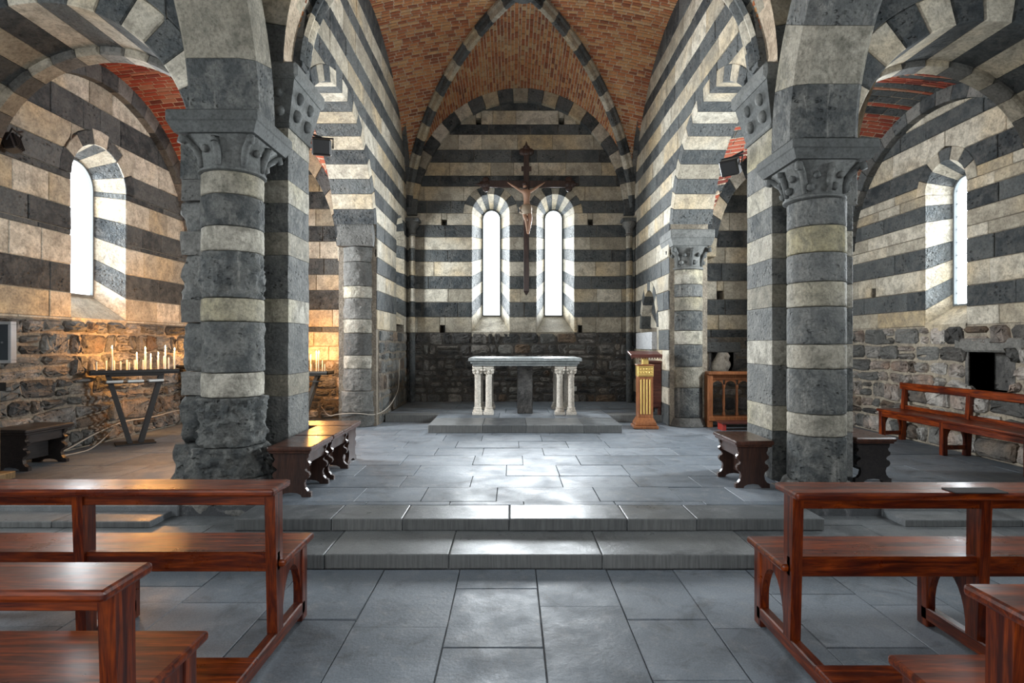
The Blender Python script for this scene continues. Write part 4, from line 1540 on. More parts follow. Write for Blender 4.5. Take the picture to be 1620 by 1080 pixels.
# ------------------------------------------------------------------ altar
al = thing('altar', 'stone altar table with grey slab top on pale marble columns', 'altar', (.215, 9.95, Z3))
tp = MB()
tp.box(-.935, .935, -.60, .60, .895, .95, .006)
tp.box(-.90, .90, -.565, .565, .85, .897, .012)
tp.box(-.87, .87, -.535, .535, .815, .852, .008)
tp.build('altar_top', M['marble_grey'], al)
MB().box(-.125, .135, -.30, .05, .0, .815, .01).build('central_support', M['rubble_dark'], al)
def altar_leg(x, y):
    base = MB()
    base.box(-.085, .085, -.085, .085, 0, .055, .006)
    base.lathe([(.078, .055), (.082, .075), (.066, .09), (.066, .10), (.072, .115), (.054, .13)], 0, 0, 18)
    shaft = MB().lathe([(.054, .128), (.052, .30), (.050, .62), (.055, .632), (.055, .645)], 0, 0, 18)
    cap = MB().lathe([(.05, .643), (.056, .68), (.066, .72), (.085, .765), (.088, .775)], 0, 0, 16)
    cap.box(-.085, .085, -.085, .085, .775, .815, .006)
    for sx in (-1, 1):
        for sy in (-1, 1):
            cap.ball((sx * .068, sy * .068, .748), .026, sub=1)
            cap.ball((sx * .052, sy * .052, .695), .02, sub=1)
    for a in range(4):
        cap.ball((.07 * math.cos(a * PI / 2), .07 * math.sin(a * PI / 2), .71), .022, (1, 1, 1.4), 1)
    for mb in (base, shaft, cap):
        mb.v = [(a + x, b + y, c) for a, b, c in mb.v]
    s = shaft.build('leg', M['marble_white'], al, smooth=40)
    base.build('leg_base', M['marble_white'], s, smooth=40)
    cap.build('leg_capital', M['marble_white'], s, smooth=40)
for x in (-.79, -.605, .585, .775):
    for y in (-.42, .40):
        altar_leg(x, y)

# ------------------------------------------------------------------ crucifix
cr = thing('crucifix', 'dark wooden crucifix with carved figure hanging between the two windows', 'crucifix', (.29, 11.52, 2.55))
cp = MB()
cp.box(-.055, .055, -.05, .02, 0, 2.75, .006)
cp.add([(-.055, -.05, 0), (.055, -.05, 0), (.055, .02, 0), (-.055, .02, 0), (0, -.015, -.09)], [(0, 1, 4), (1, 2, 4), (2, 3, 4), (3, 0, 4)])
cp.build('cross_post', M['cross'], cr)
MB().box(-.78, .82, -.045, .025, 2.10, 2.235, .006).build('cross_beam', M['cross'], cr)
def trefoil(x, z, rot):
    t = MB()
    for a in (0, 1, -1):
        an = rot + a * 1.35
        t.ball((x + math.cos(an) * .085, -.02, z + math.sin(an) * .085), .075, (1, .35, 1), 2)
    t.ball((x, -.02, z), .09, (1, .45, 1), 2)
    t.tube([(x + math.cos(rot) * .1, -.02, z + math.sin(rot) * .1), (x + math.cos(rot) * .23, -.02, z + math.sin(rot) * .23)], [.04, .006], 6)
    t.build('trefoil_end', M['cross'], cr, smooth=True)
trefoil(.0, 2.80, PI / 2)
trefoil(-.80, 2.165, PI)
trefoil(.84, 2.165, 0)
MB().box(-.10, .10, -.06, -.045, 2.42, 2.52, .004).build('title_board', M['cross'], cr)
# carved figure: one continuous skinned mesh
def skin_fig(name, pts, edges, m, parent, root=0, levels=2):
    me = bpy.data.meshes.new(name)
    me.from_pydata([p[:3] for p in pts], edges, [])
    o = link(bpy.data.objects.new(name, me), parent)
    me.materials.append(m)
    sk = o.modifiers.new('skin', 'SKIN')
    sk.use_smooth_shade = True
    lay = me.skin_vertices[0].data if me.skin_vertices else None
    if lay is None:
        bpy.context.view_layer.objects.active = o
        me.attributes.new('skin_vertex', 'FLOAT', 'POINT')
    for i, p in enumerate(pts):
        d = me.skin_vertices[0].data[i]
        d.radius = (p[3], p[4] if len(p) > 4 else p[3])
        d.use_root = (i == root)
    sub = o.modifiers.new('sub', 'SUBSURF')
    sub.levels = levels
    sub.render_levels = levels
    return o
B = [(-.00, -.13, 1.58, .075, .065), (.005, -.125, 1.70, .068, .055), (.0, -.13, 1.83, .088, .060), (-.005, -.13, 1.93, .085, .055), (-.015, -.145, 1.99, .032), (-.03, -.17, 2.045, .042, .048), (-.038, -.185, 2.105, .045, .05),
     (-.11, -.125, 1.965, .034), (-.21, -.10, 2.05, .026), (-.31, -.085, 2.13, .021), (-.355, -.08, 2.165, .020, .012), (-.385, -.08, 2.19, .014, .008),
     (.10, -.125, 1.965, .034), (.20, -.10, 2.05, .026), (.30, -.085, 2.13, .021), (.345, -.08, 2.165, .020, .012), (.375, -.08, 2.19, .014, .008),
     (-.045, -.13, 1.50, .058), (-.03, -.20, 1.30, .044), (-.01, -.20, 1.27, .040), (.01, -.13, 1.10, .030), (.02, -.115, 1.00, .022), (.025, -.155, .935, .018),
     (.05, -.13, 1.50, .058), (.075, -.19, 1.30, .044), (.08, -.19, 1.27, .040), (.06, -.13, 1.10, .030), (.045, -.12, 1.00, .022), (.04, -.17, .93, .018)]
B = [(p[0], p[1], 2.19 - (2.19 - p[2]) * .84) + tuple(q * .92 for q in p[3:]) for p in B]
E = [(0, 1), (1, 2), (2, 3), (3, 4), (4, 5), (5, 6), (3, 7), (7, 8), (8, 9), (9, 10), (10, 11), (3, 12), (12, 13), (13, 14), (14, 15), (15, 16),
     (0, 17), (17, 18), (18, 19), (19, 20), (20, 21), (21, 22), (0, 23), (23, 24), (24, 25), (25, 26), (26, 27), (27, 28)]
try:
    fig = skin_fig('carved_figure', B, E, M['flesh'], cr)
except Exception as ex:
    fig = None
    # skin layer not creatable through data: build through an operator-free bmesh layer
    me = bpy.data.meshes.new('carved_figure')
    bm = bmesh.new()
    lay = bm.verts.layers.skin.verify()
    vv = []
    for p in B:
        v = bm.verts.new(p[:3])
        v[lay].radius = (p[3], p[4] if len(p) > 4 else p[3])
        vv.append(v)
    vv[0][lay].use_root = True
    for a, b in E:
        bm.edges.new((vv[a], vv[b]))
    bm.to_mesh(me)
    bm.free()
    for o in [o for o in bpy.data.objects if o.name.startswith('carved_figure')]:
        bpy.data.objects.remove(o)
    fig = link(bpy.data.objects.new('carved_figure', me), cr)
    me.materials.append(M['flesh'])
    sk = fig.modifiers.new('skin', 'SKIN')
    sk.use_smooth_shade = True
    sb = fig.modifiers.new('sub', 'SUBSURF')
    sb.levels = sb.render_levels = 2
lc = MB()
lc.tube([(0, -.13, 1.62), (0, -.135, 1.55), (.0, -.15, 1.46), (.015, -.155, 1.40)], [.098, .112, .108, .095], 14)
lc.tube([(-.09, -.16, 1.58), (-.13, -.17, 1.55), (-.125, -.17, 1.44), (-.105, -.165, 1.40)], [.02, .03, .025, .008], 8)
lc.v = [(a, b, 2.19 - (2.19 - c) * .84) for a, b, c in lc.v]
lc.build('loincloth', M['linen'], fig, smooth=True)
hr = MB()
hr.ball((-.036, -.172, 2.115), .056, (1, .95, 1.05), 2)
hr.ball((-.03, -.15, 2.06), .05, (1.15, .8, 1.5), 2)
hr.v = [(a, b, 2.19 - (2.19 - c) * .84) for a, b, c in hr.v]
hr.build('hair', M['cross'], fig, smooth=True)

# ------------------------------------------------------------------ lectern
le = thing('lectern', 'wooden lectern with gilded fluting standing at the foot of the altar platform', 'lectern', (2.06, 8.85, Z2), -.06)
p = MB()
p.box(-.19, .19, -.17, .17, 0, .05, .01)
p.box(-.165, .165, -.145, .145, .05, .09, .01)
p.add([(-.16, -.14, .09), (.16, -.14, .09), (.16, .14, .09), (-.16, .14, .09), (-.115, -.10, .17), (.115, -.10, .17), (.115, .10, .17), (-.115, .10, .17)],
      [(0, 1, 5, 4), (1, 2, 6, 5), (2, 3, 7, 6), (3, 0, 4, 7), (4, 5, 6, 7)])
p.build('plinth', M['oak'], le)
sh_ = MB().box(-.115, .115, -.10, .10, .17, .80, .006).build('shaft', M['oak'], le)
for i in range(4):
    x = -.0675 + .045 * i
    MB().box(x - .012, x + .012, -.110, -.10, .22, .76, .005).build('gilded_flute', M['gold'], sh_)
g = MB()
g.box(-.12, .12, -.112, .10, .80, .965, .006)
for i in range(5):
    g.ball((-.085 + .0425 * i, -.115, .915), .02, (1, .6, 1), 1)
    g.ball((-.085 + .0425 * i, -.115, .865), .017, (1.2, .6, .8), 1)
g.tube([(-.11, -.115, .945), (.11, -.115, .945)], .007, 6)
g.tube([(-.11, -.115, .825), (.11, -.115, .825)], .007, 6)
g.build('gilded_panel', M['gold'], le)
MB().box(-.13, .13, -.118, .115, .965, .985, .005).build('moulding', M['oak'], le)
MB().box(-.045, .045, -.10, .06, .985, 1.125, .005).build('neck', M['gold'], le)
rt = Matrix.Translation((0, 0, 1.15)) @ Matrix.Rotation(math.radians(8), 4, 'X')
dk = MB().box(-.235, .235, -.20, .20, -.02, .012, .006, rt).build('desk_top', M['darkred'], le)
MB().box(-.235, .235, -.212, -.198, -.03, .022, .004, rt).build('book_ledge', M['darkred'], dk)
for i in range(12):
    x = -.22 + .04 * i
    MB().box(x - .008, x + .008, -.214, -.206, -.05, -.029, .002, rt).build('ledge_tooth', M['darkred'], dk)

# carved wooden cabinet behind the lectern, against the wall
cb = thing('wooden_cabinet', 'small carved red-brown cabinet against the wall behind the lectern', 'cabinet', (2.37, 9.62, Z3))
MB().box(-.11, .11, -.18, .38, .12, .86, .008).build('body', M['darkred'], cb)
for y0, y1 in ((-.15, .09), (.11, .35)):
    d = MB().box(-.122, -.11, y0, y1, .18, .80, .006).build('door', M['oak'], cb)
    MB().box(-.132, -.12, y0 + .05, y1 - .05, .26, .72, .008).build('carved_panel', M['darkred'], d)
MB().box(-.13, .115, -.20, .40, .86, .90, .008).build('cabinet_top', M['darkred'], cb)
for x in (-.08, .08):
    for y in (-.14, .34):
        MB().box(x - .025, x + .025, y - .025, y + .025, 0, .12, .004).build('foot', M['darkred'], cb)

# grey marble box in the arched niche
tb = MB().box(2.40, 2.88, 9.80, 11.02, 1.39, 1.70, .01).build('marble_box', M['box_grey'])
tag(tb, 'pale grey marble box filling the foot of the arched niche', 'box')

# ------------------------------------------------------------------ scroll-sided stools / benches
def scroll_outline(w, h):
    half = [(.50, 0), (.50, .10), (.42, .13), (.36, .20), (.335, .30), (.36, .38), (.44, .43), (.47, .49), (.44, .55), (.37, .58), (.35, .62), (.39, .66),
            (.46, .70), (.47, .76), (.42, .80), (.40, .85), (.44, .90), (.46, 1.0)]
    foot = [(.27, 0), (.24, .05), (.15, .085), (0, .10)]
    r = [(a * w, b * h) for a, b in half]
    f = [(a * w, b * h) for a, b in foot]
    right = f[::-1] + r
    left = [(-a, b) for a, b in right[1:]][::-1]
    return right + left
def scroll_bench(name, label, loc, rz, length, width, height, top_key, side_key, cat='bench', group=None):
    b = thing(name, label, cat, loc, rz, group)
    h = height - .04
    t = MB()
    t.box(-width / 2 - .02, width / 2 + .02, 0, length, h, height, .012, seg=2)
    t.box(-width / 2 - .005, width / 2 + .005, .015, length - .015, h - .018, h + .002, .004)
    t.build('seat', M[top_key], b)
    out = scroll_outline(width, h - .016)
    for y in (.05, length - .09):
        fr = Frame((0, y, 0), (1, 0, 0), (0, 0, 1), (0, -1, 0))
        MB().extrude(out, fr, -.04, 0).build('end_panel', M[side_key], b)
    for s in (-1, 1):
        a = MB()
        a.box(s * width * .36 - .012, s * width * .36 + .012, .088, length - .088, h * .70, h - .016, .003)
        a.build('apron', M[side_key], b)
    MB().box(-.012, .012, .088, length - .088, h * .2, h * .7, .003).build('stretcher_board', M[side_key], b)
    return b
scroll_bench('stool_bench', 'dark wooden scroll-sided bench nearest the steps, at the weathered pier', (-1.885, 4.80, Z2), 0, .60, .34, .435, 'bench_y', 'bench_z')
scroll_bench('stool_bench', 'dark wooden scroll-sided bench in the middle of three along the weathered pier', (-1.885, 5.42, Z2), 0, .62, .34, .437, 'bench_y', 'bench_z')
scroll_bench('stool_bench', 'dark wooden bench set crosswise behind the weathered pier', (-1.72, 6.30, Z2), PI / 2, 1.0, .34, .43, 'bench_y', 'bench_z')
scroll_bench('stool_bench', 'brown scroll-sided stool standing before the smooth pier on the altar side', (2.18, 5.10, Z2), 0, .58, .31, .435, 'bench_y', 'bench_z')
scroll_bench('stool_bench', 'black scroll-sided bench behind the smooth pier in the bench aisle', (3.40, 5.30, Z2), 0, .75, .34, .43, 'bench_y', 'black_wood')
scroll_bench('stool_bench', 'black scroll-sided bench under the rubble wall beside the notice case', (-5.15, 5.78, Z2), -.06, .60, .40, .43, 'black_wood', 'black_wood')

# ------------------------------------------------------------------ pews with kneelers
def pew(name, label, loc, L, sups, flip=False):
    """local x runs along the pew (towards the outside), y = 0 is the front toe, the back and kneeler lie at negative y"""
    b = thing(name, label, 'pew', loc)
    sg = -1 if flip else 1
    def X(a, c):
        return (sg * a, sg * c) if sg > 0 else (sg * c, sg * a)
    t = MB()
    t.box(*X(-.03, L), -.385, .03, .415, .45, .012, seg=2)
    t.build('seat', M['pew_x'], b)
    MB().box(*X(.0, L), -.40, -.365, .40, .495, .004).build('back_strip', M['pew_x'], b)
    MB().box(*X(.02, L), -.03, .0, .355, .415, .004).build('front_apron', M['pew_x'], b)
    t = MB()
    t.box(*X(-.02, L), -.50, -.28, .785, .82, .012, seg=2)
    t.build('book_shelf', M['pew_x'], b)
    MB().box(*X(.045, L), -.415, -.385, .725, .785, .004).build('shelf_apron', M['pew_x'], b)
    MB().box(*X(-.02, L), -.86, -.64, .095, .125, .01, seg=2).build('kneeler', M['pew_x'], b)
    for i, x in enumerate(sups):
        x0, x1 = X(x, x + .05)
        MB().box(x0, x1, -.075, 0, 0, .415, .005).build('front_leg', M['pew_z'], b)
        # rear post leans back towards the shelf
        y0, y1 = -.40, -.33
        vs = [(x0, y0, .10), (x1, y0, .10), (x1, y1, .10), (x0, y1, .10), (x0, y0 - .03, .79), (x1, y0 - .03, .79), (x1, y1 - .01, .79), (x0, y1 - .01, .79)]
        MB().add(vs, [(3, 2, 1, 0), (4, 5, 6, 7), (0, 1, 5, 4), (1, 2, 6, 5), (2, 3, 7, 6), (3, 0, 4, 7)]).build('post', M['pew_z'], b)
        # arched brace between leg and post
        fr = Frame((x0 + .006, 0, 0), (0, 1, 0), (0, 0, 1), (1, 0, 0))
        yc, rx, zsp, rz_ = -.20, .125, .11, .245
        arc = [(yc + rx * math.cos(a), zsp + rz_ * math.sin(a)) for a in lin(0, PI, 15)]
        out = [(-.33, .11), (-.33, .415), (-.07, .415), (-.07, .11)] + arc
        k = len(out)
        q = MB()
        # outline is concave: split into strips between arc and top
        top = [(y, .415) for y, _ in arc]
        for j in range(len(arc) - 1):
            q.extrude([arc[j], top[j], top[j + 1], arc[j + 1]], fr, 0, .038)
        q.extrude([(-.075, .11), (-.07, .415), (yc + rx, .415), (yc + rx, .11)][::-1], fr, 0, .038)
        q.extrude([(yc - rx, .11), (yc - rx, .415), (-.335, .415), (-.335, .11)][::-1], fr, 0, .038)
        q.build('arched_brace', M['pew_z'], b)
        MB().box(x0, x1, -.88, -.03, .035, .105, .006).build('floor_rail', M['pew_y'], b)
        MB().box(x0, x1, -.88, -.80, 0, .036, .003).build('foot', M['pew_y'], b)
    return b
pew('pew', 'red-brown pew with shelf and kneeler, front row on the candle side', (-1.13, 3.14, 0), 1.95, (0, .92, 1.84), True)
pew('pew', 'red-brown pew cut by the frame, second row on the candle side', (-1.14, 2.06, 0), 1.95, (0, .92, 1.84), True)
pew('pew', 'red-brown pew with shelf and kneeler, front row on the bench aisle side', (1.31, 3.08, 0), 1.95, (0, .88, 1.84))
pew('pew', 'red-brown pew cut by the frame, second row on the bench aisle side', (1.30, 1.90, 0), 1.95, (0, .88, 1.84))
mtp = MB().box(-.12, .12, -.045, .045, 0, .006, .002).build('prayer_leaflet', M['felt'])
mtp.location = (2.13, 2.62, .82)
mtp.rotation_euler = (0, 0, .0)
tag(mtp, 'flat dark leaflet lying on the pew shelf', 'leaflet')

# long bench with backrest in the bench aisle
lb = thing('long_bench', 'long red-brown bench with open backrest along the rubble wall', 'bench', (5.20, 7.80, Z2))
LL = 3.3
MB().box(-.19, .13, -LL, .03, .385, .42, .01, seg=2).build('seat', M['pew_y'], lb)
MB().box(-.175, -.15, -LL + .02, .0, .32, .385, .004).build('seat_apron', M['pew_y'], lb)
MB().box(.135, .16, -LL, .03, .42, .47, .004).build('seat_back_strip', M['pew_y'], lb)
MB().box(.145, .18, -LL, .05, .68, .775, .008).build('backrest_rail', M['pew_y'], lb)
for y in (-.04, -1.14, -2.24, -3.2):
    MB().box(-.18, -.12, y - .03, y + .03, 0, .385, .004).build('front_leg', M['pew_z'], lb)
    vs = [(.09, y - .03, 0), (.15, y - .03, 0), (.15, y + .03, 0), (.09, y + .03, 0), (.14, y - .03, .70), (.185, y - .03, .70), (.185, y + .03, .70), (.14, y + .03, .70)]
    MB().add(vs, [(3, 2, 1, 0), (4, 5, 6, 7), (0, 1, 5, 4), (1, 2, 6, 5), (2, 3, 7, 6), (3, 0, 4, 7)]).build('back_post', M['pew_z'], lb)
    MB().box(-.12, .09, y - .018, y + .018, .07, .12, .003).build('stretcher', M['pew_y'], lb)
    fr = Frame((0, y - .016, 0), (1, 0, 0), (0, 0, 1), (0, 1, 0))
    arc = [(-.015 + .105 * math.cos(a), .14 + .20 * math.sin(a)) for a in lin(0, PI, 13)]
    q = MB()
    for j in range(12):
        q.extrude([arc[j], (arc[j][0], .385), (arc[j + 1][0], .385), arc[j + 1]], fr, 0, .032)
    q.build('arched_brace', M['pew_z'], lb)

# low wooden altar rail with arcading in the bench aisle
kn = thing('kneeling_rail', 'brown wooden prayer rail with arcaded front below the bust niche', 'prayer rail', (3.42, 8.95, Z2))
MB().box(-.36, .62, -.12, .12, .82, .87, .01).build('top_board', M['oak'], kn)
for x in (-.33, .56):
    MB().box(x - .04, x + .04, -.09, .09, .0, .82, .006).build('post', M['oak'], kn)
MB().box(-.33, .56, -.03, .03, .74, .82, .004).build('upper_rail', M['oak'], kn)
MB().box(-.36, .60, -.11, .12, .10, .17, .006).build('lower_rail', M['oak'], kn)
for i in range(4):
    x = -.29 + .205 * i + .1
    if i < 3:
        MB().lathe([(.022, .17), (.028, .2), (.017, .24), (.022, .4), (.016, .6), (.026, .63), (.02, .66)], x + .1, 0, 10).build('baluster', M['oak'], kn, smooth=40)
    fr = Frame((x, -.012, .64), (1, 0, 0), (0, 0, 1), (0, -1, 0))
    q = MB()
    arc = [(.085 * math.cos(a), .08 * math.sin(a)) for a in lin(0, PI, 11)]
    for j in range(10):
        q.extrude([arc[j], (arc[j][0], .105), (arc[j + 1][0], .105), arc[j + 1]], fr, -.024, 0)
    q.build('arcade_arch', M['oak'], kn)
ks = thing('kneeling_stool', 'small red footstool in front of the prayer rail', 'stool', (3.40, 8.62, Z2))
MB().box(-.26, .40, -.12, .12, .10, .135, .006).build('top', M['darkred'], ks)
for x in (-.22, .36):
    MB().box(x - .03, x + .03, -.10, .10, 0, .10, .004).build('leg', M['redplastic'], ks)

# bust of a veiled woman in the niche
bu = MB()
for z, r, x, y, sx in ((.0, .105, -.03, .02, 1.3), (.04, .100, -.035, .02, 1.2), (.08, .090, -.03, .015, 1.1), (.12, .082, -.022, .01, 1.0), (.155, .078, -.012, .005, 1.0), (.19, .076, 0, 0, 1.0), (.215, .066, .008, -.005, 1.0)):
    bu.ball((x, y, z), r, (sx, .95, 1.0), 3)
bu.ball((.045, -.05, .175), .044, (.95, 1, 1.3), 3)
bu.ball((.078, -.082, .170), .013, (.8, 1.1, 1.5), 2)
bu.ball((.058, -.066, .128), .024, (1, 1, .9), 2)
bu.ball((.035, -.02, .05), .075, (1.1, .9, 1.1), 3)
bo = bu.build('bust', M['marble_white'], None, smooth=True)
bo.location = (3.56, YER + .04, 1.085)
bo.scale = (1.15, 1.15, 1.15)
rm = bo.modifiers.new('fuse', 'REMESH')
rm.mode = 'VOXEL'
rm.voxel_size = .009
rm.use_smooth_shade = True
sm = bo.modifiers.new('soft', 'SMOOTH')
sm.iterations = 3
tag(bo, 'pale bust of a veiled woman bowing her head inside the wall niche', 'bust')

# ------------------------------------------------------------------ candle stands
def candle(loc, h, lit, label, group):
    c = thing('candle', label, 'candle', loc, 0, group)
    MB().lathe([(.0095, 0), (.0095, h - .004), (.006, h)], 0, 0, 10).build('wax', M['wax'], c, smooth=40)
    MB().lathe([(.0012, h), (.0012, h + .008)], 0, 0, 5).build('wick', M['wick'], c)
    if lit:
        MB().lathe([(.001, h + .004), (.006, h + .012), (.0075, h + .020), (.004, h + .034), (.0008, h + .046)], 0, 0, 8).build('flame', M['flame'], c, smooth=True)
        li = bpy.data.lights.new('candle_light', 'POINT')
        li.energy = FLAME_W
        li.color = (1.0, .44, .11)
        li.shadow_soft_size = .015
        lo = bpy.data.objects.new('candle_light', li)
        link(lo, c)
        lo.location = (0, 0, h + .06)
    return c
def candle_stand(label, loc, rz, L, W, H, plate=True, key='iron', packs=3):
    s = thing('candle_stand', label, 'candle stand', loc, rz)
    tr = MB()
    tr.box(-W / 2, W / 2, -L / 2, L / 2, H - .05, H - .035)
    for a in (-1, 1):
        tr.box(*sorted((a * W / 2, a * (W / 2 - .012))), -L / 2, L / 2, H - .06, H)
        tr.box(-W / 2, W / 2, *sorted((a * L / 2, a * (L / 2 - .012))), H - .06, H)
    tr.build('tray', M[key], s)
    for i in range(3):
        x = -W / 2 + W * (i + .5) / 3
        MB().box(x - .035, x + .035, -L / 2 + .02, L / 2 - .02, H - .035, H - .02).build('spike_rail', M[key], s)
    MB().box(-W / 2 + .04, W / 2 - .04, -L / 2 + .2, L / 2 - .2, H - .085, H - .05, .004).build('box', M[key], s)
    for sy in (-1, 1):
        for dx in (-.06, .06):
            a = Vector((dx, sy * L * .30, H - .06))
            b_ = Vector((dx, sy * .06, .015))
            q = MB()
            w = Vector((0, .028, 0))
            t_ = Vector((.011, 0, 0))
            vs = [a - w - t_, a + w - t_, a + w + t_, a - w + t_, b_ - w - t_, b_ + w - t_, b_ + w + t_, b_ - w + t_]
            q.add(vs, [(0, 1, 2, 3), (7, 6, 5, 4), (0, 4, 5, 1), (1, 5, 6, 2), (2, 6, 7, 3), (3, 7, 4, 0)])
            q.build('leg', M[key], s)
    MB().box(-.15, .15, -.22, .22, 0, .016, .004).build('base_plate', M[key], s)
    MB().box(-W / 2 + .02, W / 2 - .02, -L / 2 + .15, L / 2 - .12, H - .175, H - .165, .002).build('lower_shelf', M[key], s)
    return s
S1 = (-4.94, 7.46, Z2)
s1r = -.90
cs1 = candle_stand('black metal candle stand against the rubble wall below the window', S1, s1r, .98, .27, .97)
def on_stand(loc, rz, x, y, z):
    c, s = math.cos(rz), math.sin(rz)
    return (loc[0] + x * c - y * s, loc[1] + x * s + y * c, loc[2] + z)
spots = [(-.56, .13, 0, .10), (-.42, .14, 0, -.02), (-.34, .29, 1, .08), (-.30, .14, 0, -.10), (-.22, .13, 0, .05), (-.12, .145, 0, -.06), (-.10, .12, 0, .10),
         (-.01, .145, 0, .02), (.03, .20, 1, -.08), (.11, .14, 0, .08), (.15, .27, 1, 0), (.24, .18, 1, -.05), (.34, .14, 0, .06), (.36, .20, 1, -.09), (.43, .19, 0, .09),
         (.46, .29, 1, -.01), (.50, .17, 0, .1), (.60, .26, 1, .03)]
ORD = ['first', 'second', 'third', 'fourth', 'fifth', 'sixth', 'seventh', 'eighth', 'ninth', 'tenth', 'eleventh', 'twelfth']
cnt = [0, 0]
for i, (y, h, lit, x) in enumerate(spots):
    lab = ('lit' if lit else 'unlit') + ' white candle, ' + ORD[cnt[lit]] + ' ' + ('lit' if lit else 'unlit') + ' one from the wall end of the black stand'
    cnt[lit] += 1
    candle(on_stand(S1, s1r, x * .8, y * .74, .95), h, lit, lab, 'lit candles below the window' if lit else 'unlit candles below the window')
for i in range(3):
    q = MB().box(-.07, .07, -.09, .09, 0, .03, .008).build('candle_pack', M['paper'])
    q.location = on_stand(S1, s1r, .02, -.22 + .22 * i, .8055)
    q.rotation_euler = (0, 0, s1r + .12 * (i - 1))
    tag(q, ['white packet under the candle tray, at its near end', 'white packet under the middle of the candle tray', 'white packet under the candle tray, at its far end'][i], 'packet')
S2 = (-3.50, 9.35, Z2)
cs2 = candle_stand('grey metal candle stand seen between the weathered pier and the half column', S2, PI / 2, 1.05, .34, .86, key='iron_grey')
cnt = [0, 0]
for i, (x, h, lit, y) in enumerate([(.42, .13, 0, .02), (.36, .19, 0, .08), (.33, .30, 1, -.02), (.27, .30, 1, .05), (.22, .13, 0, -.05), (.17, .24, 1, .06), (.12, .15, 0, 0), (.06, .28, 1, 0), (.0, .13, 0, .05), (-.1, .2, 1, 0), (-.2, .13, 0, 0)]):
    lab = ('lit' if lit else 'unlit') + ' white candle, ' + ORD[cnt[lit]] + ' ' + ('lit' if lit else 'unlit') + ' one from the half column on the grey stand'
    cnt[lit] += 1
    candle(on_stand(S2, PI / 2, y, -x, .84), h, lit, lab, 'lit candles on the grey stand' if lit else 'unlit candles on the grey stand')
pk = MB().box(-.07, .07, -.12, .12, 0, .05, .006).build('candle_pack', M['paper'])
pk.location = on_stand(S2, PI / 2, 0, 0, .6955)
tag(pk, 'white packet under the grey candle stand', 'packet')
S3 = (-4.85, 9.2, Z2)
cs3 = candle_stand('dark candle stand mostly hidden behind the weathered pier', S3, PI / 2, .95, .34, .96)
for x, h, lit, lab in ((.36, .26, 1, 'lit candle showing just beside the weathered pier, at the far stand end'), (.2, .14, 0, 'short unlit candle on the stand hidden by the weathered pier')):
    candle(on_stand(S3, PI / 2, 0, x, .94), h, lit, lab, 'candles on the hidden stand')

# notice case on a wooden post at the left edge
nc = thing('notice_case', 'glazed aluminium notice case on a pale wooden post by the black bench', 'notice case', (-4.93, 5.42, Z2), .0)
MB().box(-.09, .10, -.12, .12, 0, .07, .006).build('base', M['pine'], nc)
MB().box(-.03, .03, -.03, .03, .07, 1.12, .004).build('post', M['pine'], nc)
MB().box(-.33, .15, .035, .06, 1.13, 1.51, .004).build('case_back', M['alu'], nc)
fm = MB()
for a in ((-.34, .16, 1.12, 1.15), (-.34, .16, 1.49, 1.52), (-.34, -.31, 1.15, 1.49), (.13, .16, 1.15, 1.49)):
    fm.box(a[0], a[1], -.005, .06, a[2], a[3], .003)
fm.build('case_frame', M['alu'], nc)
gp = MB().box(-.31, .13, .012, .02, 1.15, 1.49).build('glass', M['glass_dark'], nc)
for i, (w, z) in enumerate(((.30, 1.42), (.26, 1.36), (.33, 1.31))):
    for j in range(int(w / .03)):
        MB().box(-.25 + .03 * j, -.25 + .03 * j + .02, .0105, .012, z, z + .018).build('printed_letter', M['print_dim'], gp)
MB().box(-.10, .14, -.035, -.03, .86, .94, .002).build('bracket_plate', M['iron'], nc)

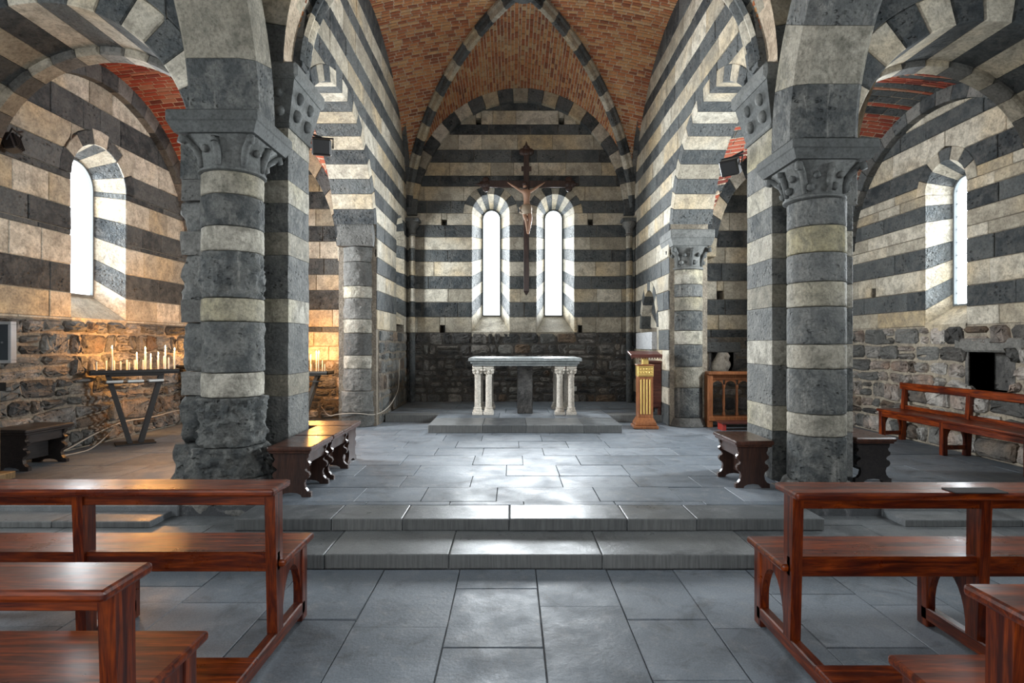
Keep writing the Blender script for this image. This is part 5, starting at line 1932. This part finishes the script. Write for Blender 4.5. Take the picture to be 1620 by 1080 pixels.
# ------------------------------------------------------------------ cables, sockets, spotlights
def cable(label, pts, r=.009):
    # smooth the polyline
    P = [Vector(p) for p in pts]
    for _ in range(2):
        Q = [P[0]]
        for a, b in zip(P, P[1:]):
            Q += [a * .75 + b * .25, a * .25 + b * .75]
        Q.append(P[-1])
        P = Q
    o = MB().tube(P, r, 7).build('cable', M['cable'], None, smooth=True)
    tag(o, label, 'cable')
cable('pale cable sagging along the foot of the rubble wall', [(-5.33, 6.3, .22), (-5.30, 6.7, .21), (-5.32, 7.2, .34), (-5.33, 7.8, .44), (-5.33, 8.4, .40), (-5.33, 9.0, .44), (-5.33, 9.7, .40)])
cable('pale cable lying on the floor under the candle stand', [(-5.22, 6.48, .203), (-5.14, 6.7, .203), (-5.16, 7.0, .203), (-5.3, 7.5, .32), (-5.33, 7.6, .36)], .008)
cable('pale cable looped round the foot of the worn half column', [(-3.3, 9.86, .40), (-3.0, 9.3, .30), (-2.72, 8.86, .40), (-2.40, 8.82, .42), (-2.16, 8.98, .36), (-2.06, 9.5, .42), (-2.06, 10.2, .60), (-2.08, 10.45, .72), (-2.08, 10.5, 1.2)])
sk = thing('wall_socket', 'small white wall socket on the dark rubble behind the altar', 'socket', (1.27, YB - .085, .58))
MB().box(-.045, .045, 0, .02, -.045, .045, .005).build('plate', M['socket'], sk)
for x in (-.015, .015):
    MB().lathe([(.007, -.004), (.007, .0)], x, -.003, 8).build('pin_hole', M['black'], sk)

def spotlight(label, loc, rz, tilt, wall_dx):
    s = thing('spotlight', label, 'spotlight', loc, rz)
    rt = Matrix.Rotation(tilt, 4, 'X')
    bd = MB().box(-.10, .10, -.05, .05, -.085, .085, .012, rt).build('lamp_housing', M['black'], s)
    MB().box(-.088, .088, -.062, -.05, -.072, .072, .004, rt).build('lamp_glass', M['black'], bd)
    for i in range(5):
        MB().box(-.08 + .04 * i - .005, -.08 + .04 * i + .005, .05, .075, -.07, .07, 0, rt).build('cooling_fin', M['black'], bd)
    br = MB()
    br.tube([(-.115, 0, 0), (-.115, .05, .12), (.115, .05, .12), (.115, 0, 0)], .010, 6)
    br.build('bracket', M['black'], s)
    MB().tube([(0, .05, .12), (wall_dx, .06, .16)], .012, 6).build('mounting_arm', M['black'], s)
    return s
spotlight('black floodlight fixed to the weathered pier below its capital', (-2.06, 6.16, 3.62), .25, .2, -.12)
spotlight('black floodlight fixed beside the smooth pier under the arch', (2.38, 6.20, 3.42), -.75, .5, .12)
sp2 = spotlight('black floodlight at the frame edge high on the candle aisle wall', (-5.30, 6.02, 3.62), -1.2, .3, -.10)
